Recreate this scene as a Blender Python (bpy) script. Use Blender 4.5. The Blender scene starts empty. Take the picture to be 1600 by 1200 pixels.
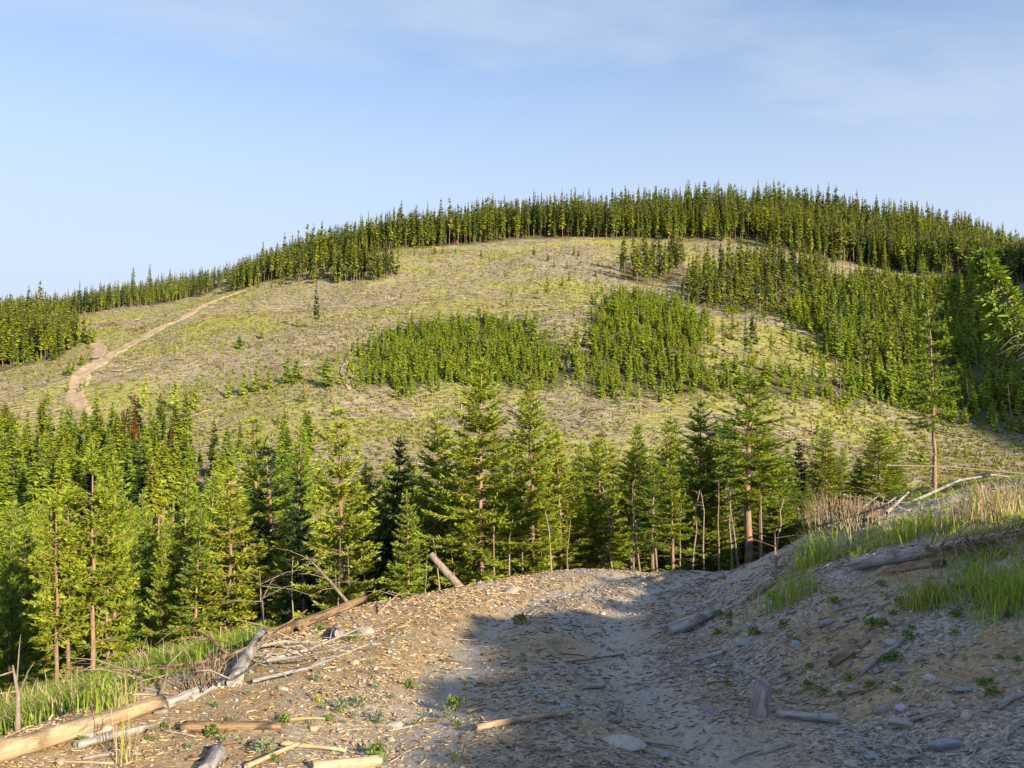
import bpy, math, random
import numpy as np
from mathutils import Vector, Matrix

scene = bpy.context.scene
COL = scene.collection
R = math.radians

# ------------------------------------------------------------------ camera
F_PX = 1232.0                      # focal length in pixels of the 1600 px wide photograph
PITCH = math.atan(40.0 / F_PX)     # looking slightly up: horizon near row 640
cam_data = bpy.data.cameras.new("camera")
cam_data.sensor_width = 36.0
cam_data.lens = 36.0 * F_PX / 1600.0
cam_data.clip_start = 0.05
cam_data.clip_end = 9000.0
cam = bpy.data.objects.new("camera", cam_data)
COL.objects.link(cam)
cam.location = (0, 0, 0)
cam.rotation_euler = (math.pi / 2 + PITCH, 0, 0)
scene.camera = cam

# ------------------------------------------------------------------ sun and sky
SUN_EL = R(22.0)
SUN_H = Vector((0.66, -0.7513))      # towards the sun, seen from above: to the right and behind
sun_vec = Vector((SUN_H.x * math.cos(SUN_EL), SUN_H.y * math.cos(SUN_EL), math.sin(SUN_EL)))
world = bpy.data.worlds.new("World")
scene.world = world
world.use_nodes = True
wn, wl = world.node_tree.nodes, world.node_tree.links
wn.clear()
w_out = wn.new("ShaderNodeOutputWorld")
w_bg = wn.new("ShaderNodeBackground")
w_bg.inputs["Strength"].default_value = 0.10
w_sky = wn.new("ShaderNodeTexSky")
w_sky.sky_type = 'NISHITA'
w_sky.sun_disc = False
w_sky.sun_elevation = SUN_EL
w_sky.sun_rotation = math.atan2(SUN_H.x, SUN_H.y)
w_sky.altitude = 900
w_sky.air_density = 1.0
w_sky.dust_density = 0.4
w_sky.ozone_density = 1.3
# thin high cirrus: a stretched noise laid over the dome
w_tc = wn.new("ShaderNodeTexCoord")
w_sep = wn.new("ShaderNodeSeparateXYZ")
wl.new(w_tc.outputs["Generated"], w_sep.inputs[0])
w_zz = wn.new("ShaderNodeMath"); w_zz.operation = 'MAXIMUM'; w_zz.inputs[1].default_value = 0.0
wl.new(w_sep.outputs["Z"], w_zz.inputs[0])
w_za = wn.new("ShaderNodeMath"); w_za.operation = 'ADD'; w_za.inputs[1].default_value = 0.22
wl.new(w_zz.outputs[0], w_za.inputs[0])
w_dx = wn.new("ShaderNodeMath"); w_dx.operation = 'DIVIDE'
w_dy = wn.new("ShaderNodeMath"); w_dy.operation = 'DIVIDE'
wl.new(w_sep.outputs["X"], w_dx.inputs[0]); wl.new(w_za.outputs[0], w_dx.inputs[1])
wl.new(w_sep.outputs["Y"], w_dy.inputs[0]); wl.new(w_za.outputs[0], w_dy.inputs[1])
w_cmb = wn.new("ShaderNodeCombineXYZ")
wl.new(w_dx.outputs[0], w_cmb.inputs[0]); wl.new(w_dy.outputs[0], w_cmb.inputs[1])
w_map = wn.new("ShaderNodeMapping")
w_map.inputs["Location"].default_value = (4.1, 0.4, 0.0)
w_map.inputs["Rotation"].default_value = (0, 0, R(24))
w_map.inputs["Scale"].default_value = (0.34, 0.62, 1.0)
wl.new(w_cmb.outputs[0], w_map.inputs["Vector"])
w_n1 = wn.new("ShaderNodeTexNoise")
w_n1.inputs["Scale"].default_value = 1.5
w_n1.inputs["Detail"].default_value = 7.0
w_n1.inputs["Roughness"].default_value = 0.58
w_n1.inputs["Distortion"].default_value = 0.4
wl.new(w_map.outputs[0], w_n1.inputs["Vector"])
w_r1 = wn.new("ShaderNodeMapRange")
w_r1.interpolation_type = 'SMOOTHSTEP'
w_r1.inputs["From Min"].default_value = 0.36
w_r1.inputs["From Max"].default_value = 0.72
w_r1.inputs["To Min"].default_value = 0.0
w_r1.inputs["To Max"].default_value = 0.80
wl.new(w_n1.outputs["Fac"], w_r1.inputs["Value"])
w_mix = wn.new("ShaderNodeMix"); w_mix.data_type = 'RGBA'
w_mix.inputs[7].default_value = (3.0, 3.45, 4.15, 1)
w_hz = wn.new("ShaderNodeMapRange"); w_hz.interpolation_type = 'SMOOTHSTEP'      # pale haze towards the horizon
w_hz.inputs["From Min"].default_value = 0.10; w_hz.inputs["From Max"].default_value = 0.60
w_hz.inputs["To Min"].default_value = 0.96; w_hz.inputs["To Max"].default_value = 0.0
wl.new(w_zz.outputs[0], w_hz.inputs["Value"])
w_mx = wn.new("ShaderNodeMath"); w_mx.operation = 'MAXIMUM'
wl.new(w_r1.outputs["Result"], w_mx.inputs[0]); wl.new(w_hz.outputs["Result"], w_mx.inputs[1])
w_tint = wn.new("ShaderNodeMix"); w_tint.data_type = 'RGBA'; w_tint.blend_type = 'MULTIPLY'
w_tint.inputs[0].default_value = 1.0; w_tint.inputs[7].default_value = (0.86, 0.98, 1.08, 1)
wl.new(w_sky.outputs[0], w_tint.inputs[6])
wl.new(w_mx.outputs[0], w_mix.inputs[0])
wl.new(w_tint.outputs[2], w_mix.inputs[6])
wl.new(w_mix.outputs[2], w_bg.inputs["Color"])
wl.new(w_bg.outputs[0], w_out.inputs[0])

sun_data = bpy.data.lights.new("sun", 'SUN')
sun_data.energy = 5.0
sun_data.angle = R(0.6)
sun_data.color = (1.0, 0.83, 0.58)
sun = bpy.data.objects.new("sun", sun_data)
COL.objects.link(sun)
sun.rotation_euler = sun_vec.to_track_quat('Z', 'Y').to_euler()
sun.location = (60, -45, 60)

scene.view_settings.view_transform = 'Standard'
scene.view_settings.look = 'None'
scene.view_settings.gamma = 1.0
scene.view_settings.use_curve_mapping = False
scene.view_settings.exposure = 1.15
scene.cycles.max_bounces = 6
scene.cycles.diffuse_bounces = 3
scene.cycles.transmission_bounces = 3
scene.cycles.glossy_bounces = 2
scene.cycles.use_adaptive_sampling = True

rng = np.random.default_rng(20240611)
random.seed(77)

# ------------------------------------------------------------------ noise
def _hash(ix, iy, seed):
    n = (ix * 374761393 + iy * 668265263 + seed * 974711) & 0xffffffff
    n = ((n ^ (n >> 13)) * 1274126177) & 0xffffffff
    n = ((n ^ (n >> 15)) * 2246822519) & 0xffffffff
    return ((n ^ (n >> 16)) & 0xffff) / 65535.0

def vnoise(x, y, seed=0):
    x = np.asarray(x, float); y = np.asarray(y, float)
    ix = np.floor(x).astype(np.int64); iy = np.floor(y).astype(np.int64)
    fx = x - ix; fy = y - iy
    fx = fx * fx * (3 - 2 * fx); fy = fy * fy * (3 - 2 * fy)
    a = _hash(ix, iy, seed); b = _hash(ix + 1, iy, seed)
    c = _hash(ix, iy + 1, seed); d = _hash(ix + 1, iy + 1, seed)
    return (a + (b - a) * fx) * (1 - fy) + (c + (d - c) * fx) * fy

def fbm(x, y, octaves=4, seed=0, gain=0.5):
    s, a, t = 0.0, 1.0, 0.0
    for o in range(octaves):
        s = s + a * (vnoise(x * 2 ** o + 17.3 * o, y * 2 ** o - 9.1 * o, seed + o) - 0.5)
        t += a; a *= gain
    return s / t * 2.0       # about -1 .. 1

def smooth(a, b, x):
    t = np.clip((x - a) / (b - a), 0, 1)
    return t * t * (3 - 2 * t)

# ------------------------------------------------------------------ the lie of the land
_yy = np.linspace(-60, 140, 2001)
def _curve(ys, xs, width=1.6):
    v = np.interp(_yy, ys, xs)
    k = np.exp(-0.5 * (np.arange(-60, 61) * 0.1 / width) ** 2); k /= k.sum()
    return np.convolve(np.pad(v, 60, mode='edge'), k, mode='valid')
_XL = _curve([-20, 3, 5, 7, 12.3, 15, 19, 24, 30, 60], [-4.2, -3.7, -3.4, -2.9, -2.3, -1.2, 1.2, 3.3, 4.4, 5.0])
_XR = _curve([-20, 3, 5, 7, 10, 14, 19, 24, 30, 60], [4.4, 3.3, 2.7, 2.1, 2.1, 3.1, 5.2, 8.0, 9.0, 10.0])
def road_left(y): return np.interp(y, _yy, _XL)
def road_right(y): return np.interp(y, _yy, _XR)

RX = np.array([-700, -292, -234, -196, -126, -102, -53, 0, 58, 117, 175, 234, 350, 700.])
RZ = np.array([15, 33, 41, 47, 58, 66, 76, 77, 78, 78, 73, 61, 50, 36.])
CX = np.array([-700, -286, -150, 0, 71, 143, 214, 250, 286, 430, 800.])
CZ = np.array([18, 46, 66, 95, 101, 105, 98, 89, 74, 55, 38.])
ZX = np.array([-400, -80, -40, 0, 60, 400.])
ZZ = np.array([-14, -13, -9, -8, -8, -8.])

def far_height(X, Y):
    r = np.interp(X, RX, RZ); c = np.interp(X, CX, CZ); z0 = np.interp(X, ZX, ZZ)
    t = (Y - 140) / 220.0
    z = np.where(Y < 140, z0 + (Y - 140) * 0.30, z0 + (r - z0) * t)
    top = r + (c - r) * smooth(-.2, 1, (Y - 360) / 70.0)
    z = np.where(Y > 360, top, z)
    z = np.where(Y > 450, c - 0.22 * (Y - 450), z)
    # rounded break of slope at the top of the hill
    z = z - 2.5 * np.exp(-((Y - 360) / 22.0) ** 2)
    # a draw running up the right side of the hill
    gx = 96 + 0.36 * (Y - 190)
    z = z - 5 * np.exp(-((X - gx) / 34.0) ** 2) * smooth(120, 165, Y) * smooth(400, 300, Y)
    z = z + 1.5 * np.exp(-((X - gx + 52) / 26.0) ** 2) * smooth(135, 165, Y) * smooth(260, 190, Y)
    # shallow folds and hummocks
    hillw = smooth(120, 170, Y)
    z = z + hillw * (3.2 * fbm(X / 55.0, Y / 70.0, 3, 5) + 1.0 * fbm(X / 15.0, Y / 15.0, 3, 11) + 0.40 * fbm(X / 4.0, Y / 4.0, 3, 21))
    floor = -17.5 + 1.2 * fbm(X / 40.0, Y / 40.0, 3, 31)
    z = np.logaddexp(z / 2.0, floor / 2.0) * 2.0
    # unseen mountain across the draw, right of the frame, shaped to shade the slope
    z = z + 203 * np.exp(-(((X - 385) / 88.0) ** 2 + ((Y + 20) / 250.0) ** 4))
    return z

def near_height(X, Y):
    xl = road_left(Y); xr = road_right(Y)
    line = -1.6 - 0.12 * Y
    yo = np.maximum(Y - 18.0, 0)
    zr = line - np.where(yo < 9, 0.014 * yo ** 2, 1.134 + 0.25 * (yo - 9))
    a = np.maximum(xl - X, 0); b = np.maximum(X - xr, 0)
    mid = (X - xl) / np.maximum(xr - xl, 0.5)
    z = zr + 0.0 * X
    # crown and two wheel ruts
    inside = (a == 0) & (b == 0)
    rut = np.exp(-((mid - 0.42) / 0.10) ** 2) + np.exp(-((mid - 0.78) / 0.10) ** 2)
    z = z - 0.12 * rut * np.where(inside, 1, 0)
    # falling side, with a low windrow on the lip
    drop = np.where(a < 6.5, 0.27 * a, 1.755 + 0.62 * (a - 6.5)) + 0.12 * smooth(0.2, 1.5, a)
    z = z - drop + 0.06 * np.exp(-((X - xl + 0.1) / 0.55) ** 2) * smooth(22, 14, Y)
    # cut bank
    hb = np.where(b < 3.0, 0.44 * b, 1.32 + 0.23 * (b - 3.0))
    hb = np.where(b > 9, 1.32 + 1.38 + 0.05 * (b - 9), hb)
    hb = hb * (0.72 + 0.28 * smooth(4, 9, Y))
    z = z + (line - zr) * smooth(0, 6, b) + hb
    z = z - np.where(b > 0, 0.10, 0.0) * np.maximum(Y - 30, 0) * smooth(0, 4, b)
    z = z - 0.30 * np.maximum(Y - 52, 0)
    # hillside carried on up unseen, right and behind; crest shaped to shade the road
    z = z + 0.62 * np.clip(X - 4.4, 0, 5.35) * (1 + 0.22 * fbm(X / 1.1, Y / 1.1, 4, 55)) * (0.93 + 0.07 * smooth(-5, 0, Y)) * smooth(3.6, 0.6, Y + 0.5 * np.maximum(X - 9.2, 0)) * smooth(-26, -16, Y)
    # surface roughness
    z = z + 0.10 * fbm(X / 1.7, Y / 1.7, 3, 41) * (0.45 + smooth(0, 2, b) + smooth(0, 2, a))
    z = z + 0.035 * fbm(X / 0.35, Y / 0.35, 3, 51) * (0.7 + smooth(0, 1, b))
    return z

def height(X, Y):
    X = np.asarray(X, float); Y = np.asarray(Y, float)
    n = near_height(X, np.clip(Y, -55, 135)); f = far_height(X, Y)
    near_w = smooth(130, 100, Y)
    n = n * near_w + (-60) * (1 - near_w)
    m = np.maximum(n, f)
    return m + np.log1p(np.exp(-np.abs(n - f) / 1.5)) * 1.5 - 0.0

def hz(x, y): return float(height(np.array([x]), np.array([y]))[0])

cP, sP = math.cos(PITCH), math.sin(PITCH)
def ray(px, py):
    dx = (px - 800.0) / F_PX; dv = (600.0 - py) / F_PX
    return Vector((dx, cP - dv * sP, sP + dv * cP))      # per unit of depth along the axis

def at(px, py, ymin=2.0, ymax=520.0):
    """Point of the ground seen at a picture position."""
    d = ray(px, py)
    ys = np.geomspace(ymin, ymax, 1400)
    X = ys * d.x / d.y; Z = ys * d.z / d.y
    g = height(X, ys) - Z
    i = np.argmax(g > 0)
    if not (g > 0).any():
        return None
    if i > 0:
        y0, y1, g0, g1 = ys[i - 1], ys[i], g[i - 1], g[i]
        y = y0 + (y1 - y0) * (-g0) / (g1 - g0)
    else:
        y = ys[0]
    x = y * d.x / d.y
    return Vector((x, y, hz(x, y)))

def on_ray(px, py, Y):
    d = ray(px, py)
    return Vector((Y * d.x / d.y, Y, Y * d.z / d.y))

def project(P):
    """World points (n,3) to picture positions (1600 px wide frame)."""
    P = np.asarray(P, float)
    depth = P[:, 1] * cP + P[:, 2] * sP
    v = -P[:, 1] * sP + P[:, 2] * cP
    return 800 + F_PX * P[:, 0] / depth, 600 - F_PX * v / depth

def in_poly(px, py, poly):
    px = np.asarray(px); py = np.asarray(py)
    inside = np.zeros(px.shape, bool)
    n = len(poly)
    for i in range(n):
        x0, y0 = poly[i]; x1, y1 = poly[(i + 1) % n]
        if y0 == y1: continue
        c = ((y0 > py) != (y1 > py)) & (px < (x1 - x0) * (py - y0) / (y1 - y0) + x0)
        inside ^= c
    return inside

def plan_poly(pix):
    """Picture outline -> outline on the ground in plan."""
    out = []
    for p in pix:
        v = at(p[0], p[1], 60.0)
        if v is not None: out.append((v.x, v.y))
    return out

# ------------------------------------------------------------------ helpers
def link(o):
    COL.objects.link(o); return o

def make_mesh(name, verts, faces, mats=(), mat_idx=None, colors=None, smooth_shade=False, attrs=None):
    """verts (n,3); faces (m,3) or (m,4) array, or a list of such arrays."""
    me = bpy.data.meshes.new(name)
    verts = np.asarray(verts, np.float32)
    fl = faces if isinstance(faces, list) else [faces]
    fl = [np.asarray(f, np.int32) for f in fl if len(f)]
    nl = sum(f.size for f in fl); nf = sum(len(f) for f in fl)
    me.vertices.add(len(verts)); me.loops.add(nl); me.polygons.add(nf)
    me.vertices.foreach_set("co", verts.ravel())
    me.loops.foreach_set("vertex_index", np.concatenate([f.ravel() for f in fl]))
    tot = np.concatenate([np.full(len(f), f.shape[1], np.int32) for f in fl])
    me.polygons.foreach_set("loop_start", np.concatenate([[0], np.cumsum(tot)[:-1]]).astype(np.int32))
    me.polygons.foreach_set("loop_total", tot)
    if mat_idx is not None:
        me.polygons.foreach_set("material_index", np.asarray(mat_idx, np.int32))
    if smooth_shade:
        me.polygons.foreach_set("use_smooth", np.ones(nf, bool))
    if colors is not None:
        c = np.ones((len(verts), 4), np.float32); c[:, :3] = colors
        ca = me.color_attributes.new("tint", 'FLOAT_COLOR', 'POINT')
        ca.data.foreach_set("color", c.ravel())
    for k, v in (attrs or {}).items():
        a = me.attributes.new(k, 'FLOAT', 'POINT')
        a.data.foreach_set("value", np.asarray(v, np.float32))
    for m in mats: me.materials.append(m)
    me.update(calc_edges=True)
    return me

def obj(name, me, parent=None, loc=None):
    o = link(bpy.data.objects.new(name, me))
    if parent is not None: o.parent = parent
    if loc is not None: o.location = loc
    return o

def tag(o, label=None, cat=None, group=None, kind=None):
    if label: o["label"] = label
    if cat: o["category"] = cat
    if group: o["group"] = group
    if kind: o["kind"] = kind
    return o

def empty(name, loc=(0, 0, 0)):
    o = link(bpy.data.objects.new(name, None))
    o.location = loc; o.empty_display_size = 0.3
    return o

# ------------------------------------------------------------------ materials
def new_mat(name):
    m = bpy.data.materials.new(name); m.use_nodes = True
    nt = m.node_tree; nt.nodes.clear()
    out = nt.nodes.new("ShaderNodeOutputMaterial")
    return m, nt.nodes, nt.links, out

def principled(N, L, out, rough=0.9, spec=0.2):
    b = N.new("ShaderNodeBsdfPrincipled")
    b.inputs["Roughness"].default_value = rough
    b.inputs["Specular IOR Level"].default_value = spec
    L.new(b.outputs[0], out.inputs[0])
    return b

def noise(N, L, vec, scale, detail=4, rough=0.55, dist=0.0):
    n = N.new("ShaderNodeTexNoise")
    n.inputs["Scale"].default_value = scale; n.inputs["Detail"].default_value = detail
    n.inputs["Roughness"].default_value = rough; n.inputs["Distortion"].default_value = dist
    if vec is not None: L.new(vec, n.inputs["Vector"])
    return n.outputs["Fac"]

def ramp(N, L, fac, stops):
    r = N.new("ShaderNodeValToRGB")
    e = r.color_ramp.elements
    while len(e) < len(stops): e.new(0.5)
    for el, (p, c) in zip(e, stops):
        el.position = p; el.color = (*c, 1) if len(c) == 3 else c
    L.new(fac, r.inputs[0])
    return r.outputs[0]

def mix(N, L, fac, a, b, mode='MIX'):
    m = N.new("ShaderNodeMix"); m.data_type = 'RGBA'; m.blend_type = mode
    for sock, v in ((m.inputs[0], fac), (m.inputs[6], a), (m.inputs[7], b)):
        if isinstance(v, (int, float)): sock.default_value = v
        elif isinstance(v, tuple): sock.default_value = (*v, 1) if len(v) == 3 else v
        else: L.new(v, sock)
    return m.outputs[2]

def maprange(N, L, v, a, b, c=0.0, d=1.0):
    m = N.new("ShaderNodeMapRange"); m.interpolation_type = 'SMOOTHSTEP'
    m.inputs["From Min"].default_value = a; m.inputs["From Max"].default_value = b
    m.inputs["To Min"].default_value = c; m.inputs["To Max"].default_value = d
    L.new(v, m.inputs["Value"]); return m.outputs["Result"]

def math2(N, L, op, a, b):
    m = N.new("ShaderNodeMath"); m.operation = op
    for s, v in ((m.inputs[0], a), (m.inputs[1], b)):
        if isinstance(v, (int, float)): s.default_value = v
        else: L.new(v, s)
    return m.outputs[0]

def bump(N, L, h, strength, dist, bsdf):
    b = N.new("ShaderNodeBump"); b.inputs["Strength"].default_value = strength
    b.inputs["Distance"].default_value = dist
    L.new(h, b.inputs["Height"]); L.new(b.outputs[0], bsdf.inputs["Normal"])

def mapping(N, L, vec, scale, rot=(0, 0, 0)):
    m = N.new("ShaderNodeMapping"); m.inputs["Scale"].default_value = scale
    m.inputs["Rotation"].default_value = rot
    L.new(vec, m.inputs["Vector"]); return m.outputs[0]

def position(N):
    return N.new("ShaderNodeNewGeometry").outputs["Position"]

def foliage(name, cols, hue_var=0.03, val_var=0.25, trans=0.24, rough=0.65):
    """Leaf material: the colour differs from tree to tree (object random) and from spray to spray (tint attribute)."""
    m, N, L, out = new_mat(name)
    oi = N.new("ShaderNodeObjectInfo")
    c = ramp(N, L, oi.outputs["Random"], [(i / max(len(cols) - 1, 1), col) for i, col in enumerate(cols)])
    at_ = N.new("ShaderNodeAttribute"); at_.attribute_name = "tint"
    c = mix(N, L, 1.0, c, at_.outputs["Color"], 'MULTIPLY')
    b = N.new("ShaderNodeBsdfPrincipled"); b.inputs["Roughness"].default_value = rough
    b.inputs["Specular IOR Level"].default_value = 0.25
    L.new(c, b.inputs["Base Color"])
    t = N.new("ShaderNodeBsdfTranslucent")
    L.new(mix(N, L, 1.0, c, (1.15, 1.1, 0.55), 'MULTIPLY'), t.inputs["Color"])
    ms = N.new("ShaderNodeMixShader"); ms.inputs[0].default_value = trans
    L.new(b.outputs[0], ms.inputs[1]); L.new(t.outputs[0], ms.inputs[2])
    L.new(ms.outputs[0], out.inputs[0])
    return m

def tinted(name, base=(1, 1, 1), rough=0.9, spec=0.15, grain=0.0, scale=30):
    """Colour from the tint attribute, broken up by a fine grain."""
    m, N, L, out = new_mat(name)
    b = principled(N, L, out, rough, spec)
    a = N.new("ShaderNodeAttribute"); a.attribute_name = "tint"
    c = mix(N, L, 1.0, a.outputs["Color"], base, 'MULTIPLY')
    if grain:
        n = noise(N, L, position(N), scale, 3)
        c = mix(N, L, grain, c, ramp(N, L, n, [(0.3, (0.25, 0.23, 0.2)), (0.7, (1.5, 1.45, 1.4))]), 'MULTIPLY')
    L.new(c, b.inputs["Base Color"])
    return m

def wood(name, stops, stretch=(2.5, 28, 28), bumps=0.5, dark=0.5, bark=0.55):
    """Weathered wood; grain runs along the local x axis of the log."""
    m, N, L, out = new_mat(name)
    b = principled(N, L, out, 0.85, 0.15)
    tc = N.new("ShaderNodeTexCoord").outputs["Object"]
    v = mapping(N, L, tc, stretch)
    n1 = noise(N, L, v, 1.0, 6, 0.65, 0.3)
    n2 = noise(N, L, tc, 4.0, 4, 0.6)
    c = ramp(N, L, n1, stops)
    c = mix(N, L, dark, c, ramp(N, L, n2, [(0.35, (0.45, 0.42, 0.40)), (0.6, (1.05, 1.03, 1.0))]), 'MULTIPLY')
    n3 = noise(N, L, mapping(N, L, tc, (1.6, 5, 5)), 1.7, 5, 0.7, 0.6)
    c = mix(N, L, maprange(N, L, n3, 0.56, 0.62, 0.0, bark), c, (0.085, 0.062, 0.045))
    L.new(c, b.inputs["Base Color"])
    bump(N, L, math2(N, L, 'ADD', n1, n3), bumps, 0.03, b)
    return m

M = {}
# --- bare ground of the road and the bank, moss and grass coming through by the "grass" attribute
def ground_material():
    m, N, L, out = new_mat("soil")
    b = principled(N, L, out, 0.95, 0.1)
    P = position(N)
    n_big = noise(N, L, P, 0.55, 4, 0.6)
    n_mid = noise(N, L, P, 3.2, 5, 0.65)
    n_fine = noise(N, L, P, 26, 5, 0.7)
    n_grit = noise(N, L, P, 90, 3, 0.7)
    soil = ramp(N, L, n_mid, [(0.25, (0.215, 0.160, 0.098)), (0.5, (0.395, 0.302, 0.182)), (0.75, (0.52, 0.415, 0.27))])
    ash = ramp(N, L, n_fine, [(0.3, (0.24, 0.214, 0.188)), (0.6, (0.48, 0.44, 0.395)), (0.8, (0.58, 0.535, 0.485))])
    gravel_shade_attr = N.new("ShaderNodeAttribute"); gravel_shade_attr.attribute_name = "gravel"  # grey of gravel, plus the road's shade painted into the soil colour
    c = mix(N, L, maprange(N, L, math2(N, L, 'ADD', n_big, math2(N, L, 'MULTIPLY', gravel_shade_attr.outputs["Fac"], 0.11)), 0.48, 0.72), soil, ash)
    c = mix(N, L, 0.75, c, ramp(N, L, n_fine, [(0.28, (0.35, 0.33, 0.31)), (0.5, (0.95, 0.93, 0.9)), (0.72, (1.5, 1.42, 1.3))]), 'MULTIPLY')
    c = mix(N, L, 0.6, c, ramp(N, L, n_grit, [(0.3, (0.45, 0.43, 0.42)), (0.7, (1.4, 1.38, 1.35))]), 'MULTIPLY')
    a = N.new("ShaderNodeAttribute"); a.attribute_name = "grass"
    gcol = ramp(N, L, n_fine, [(0.3, (0.028, 0.038, 0.012)), (0.55, (0.075, 0.095, 0.025)), (0.8, (0.15, 0.14, 0.06))])
    gm = math2(N, L, 'ADD', a.outputs["Fac"], math2(N, L, 'MULTIPLY', math2(N, L, 'SUBTRACT', n_mid, 0.5), 0.9))
    c = mix(N, L, maprange(N, L, gm, 0.35, 0.7), c, gcol)
    ar = N.new("ShaderNodeAttribute"); ar.attribute_name = "rut"
    c = mix(N, L, math2(N, L, 'MULTIPLY', ar.outputs["Fac"], 0.75), c, ramp(N, L, n_fine, [(0.3, (0.30, 0.275, 0.245)), (0.7, (0.50, 0.465, 0.42))]))
    L.new(c, b.inputs["Base Color"])
    h = math2(N, L, 'ADD', math2(N, L, 'MULTIPLY', n_fine, 0.7), math2(N, L, 'MULTIPLY', n_grit, 0.35))
    bump(N, L, h, 0.9, 0.03, b)
    return m
M["soil"] = ground_material()

def hill_material():
    m, N, L, out = new_mat("cutover_hillside")
    b = principled(N, L, out, 0.95, 0.08)
    P = position(N)
    big = noise(N, L, mapping(N, L, P, (0.022, 0.030, 0.03)), 1.0, 5, 0.6, 0.5)
    mid = noise(N, L, mapping(N, L, P, (0.09, 0.16, 0.16), (0, 0, 0.25)), 1.0, 6, 0.7, 0.8)
    fine = noise(N, L, mapping(N, L, P, (0.55, 0.9, 0.9)), 1.0, 6, 0.75, 0.4)
    grass = ramp(N, L, fine, [(0.28, (0.10, 0.11, 0.030)), (0.5, (0.26, 0.262, 0.072)), (0.72, (0.42, 0.395, 0.14))])
    slash = ramp(N, L, fine, [(0.25, (0.085, 0.074, 0.052)), (0.5, (0.25, 0.218, 0.155)), (0.75, (0.43, 0.385, 0.29))])
    f = math2(N, L, 'ADD', math2(N, L, 'MULTIPLY', big, 0.75), math2(N, L, 'MULTIPLY', mid, 0.40))
    c = mix(N, L, maprange(N, L, f, 0.49, 0.65), grass, slash)
    a = N.new("ShaderNodeAttribute"); a.attribute_name = "woods"
    duff = ramp(N, L, fine, [(0.3, (0.05, 0.045, 0.022)), (0.6, (0.11, 0.10, 0.045)), (0.8, (0.17, 0.14, 0.08))])
    c = mix(N, L, a.outputs["Fac"], c, duff)
    L.new(c, b.inputs["Base Color"])
    bump(N, L, fine, 0.8, 0.6, b)
    return m
M["hill"] = hill_material()

def track_material():
    m, N, L, out = new_mat("packed_dirt")
    b = principled(N, L, out, 0.95, 0.1)
    n = noise(N, L, mapping(N, L, position(N), (0.6, 0.6, 0.6)), 1.0, 5, 0.7)
    L.new(ramp(N, L, n, [(0.3, (0.22, 0.165, 0.105)), (0.55, (0.35, 0.275, 0.185)), (0.75, (0.46, 0.37, 0.265))]), b.inputs["Base Color"])
    bump(N, L, n, 0.5, 0.3, b)
    return m
M["track"] = track_material()

G_WARM = [(0.245, 0.315, 0.030), (0.295, 0.350, 0.032), (0.260, 0.330, 0.032), (0.320, 0.355, 0.036)]
G_MID = [(0.180, 0.275, 0.034), (0.225, 0.315, 0.036), (0.265, 0.330, 0.036), (0.200, 0.295, 0.040)]
G_DARK = [(0.045, 0.082, 0.028), (0.058, 0.098, 0.030), (0.078, 0.115, 0.030)]
G_YOUNG = [(0.235, 0.365, 0.030), (0.295, 0.405, 0.032), (0.345, 0.410, 0.034), (0.260, 0.380, 0.034)]
M["warm"] = foliage("fir_needles_warm", G_WARM)
M["mid"] = foliage("fir_needles_green", G_MID)
M["dark"] = foliage("spruce_needles_dark", G_DARK, trans=0.2)
M["young"] = foliage("young_needles", G_YOUNG)
M["ridge"] = foliage("forest_needles", [(0.150, 0.215, 0.040), (0.195, 0.250, 0.042), (0.245, 0.280, 0.046), (0.170, 0.235, 0.046)])
M["rust"] = foliage("dead_red_needles", [(0.17, 0.060, 0.022), (0.21, 0.080, 0.03)])
M["grass"] = foliage("grass_blades", [(1, 1, 1), (1, 1, 1)], trans=0.35)
M["weed"] = foliage("weed_leaves", [(0.9, 0.9, 0.9), (1.1, 1.1, 1.1)], trans=0.25)

def bark_material(name, stops):
    m, N, L, out = new_mat(name)
    b = principled(N, L, out, 0.9, 0.1)
    tc = N.new("ShaderNodeTexCoord").outputs["Object"]
    n = noise(N, L, mapping(N, L, tc, (14, 14, 2.2)), 1.0, 5, 0.7)
    oi = N.new("ShaderNodeObjectInfo")
    c = ramp(N, L, n, stops)
    c = mix(N, L, 0.5, c, ramp(N, L, oi.outputs["Random"], [(0.0, (0.6, 0.58, 0.56)), (1.0, (1.25, 1.15, 1.05))]), 'MULTIPLY')
    L.new(c, b.inputs["Base Color"])
    bump(N, L, n, 0.6, 0.03, b)
    return m
M["bark"] = bark_material("conifer_bark", [(0.3, (0.13, 0.085, 0.055)), (0.55, (0.30, 0.215, 0.145)), (0.75, (0.44, 0.335, 0.24))])
M["snag"] = bark_material("dead_grey_wood", [(0.3, (0.15, 0.12, 0.09)), (0.55, (0.30, 0.25, 0.195)), (0.75, (0.42, 0.36, 0.29))])
M["far_bark"] = bark_material("forest_bark", [(0.3, (0.13, 0.095, 0.065)), (0.55, (0.26, 0.20, 0.145)), (0.75, (0.36, 0.29, 0.22))])
M["pale_wood"] = wood("debarked_wood", [(0.25, (0.24, 0.165, 0.10)), (0.5, (0.47, 0.36, 0.235)), (0.75, (0.60, 0.50, 0.37))], dark=0.6, bark=0.45)
M["grey_wood"] = wood("weathered_wood", [(0.25, (0.15, 0.14, 0.135)), (0.5, (0.36, 0.34, 0.325)), (0.75, (0.54, 0.51, 0.48))], bumps=0.9)
M["brown_wood"] = wood("bark_covered_wood", [(0.25, (0.075, 0.050, 0.034)), (0.5, (0.25, 0.165, 0.10)), (0.75, (0.47, 0.35, 0.23))], bumps=1.0, bark=0.85)
M["chips"] = tinted("wood_litter", rough=0.9, grain=0.35, scale=60)
M["slash"] = tinted("slash_wood", rough=0.9)

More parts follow.
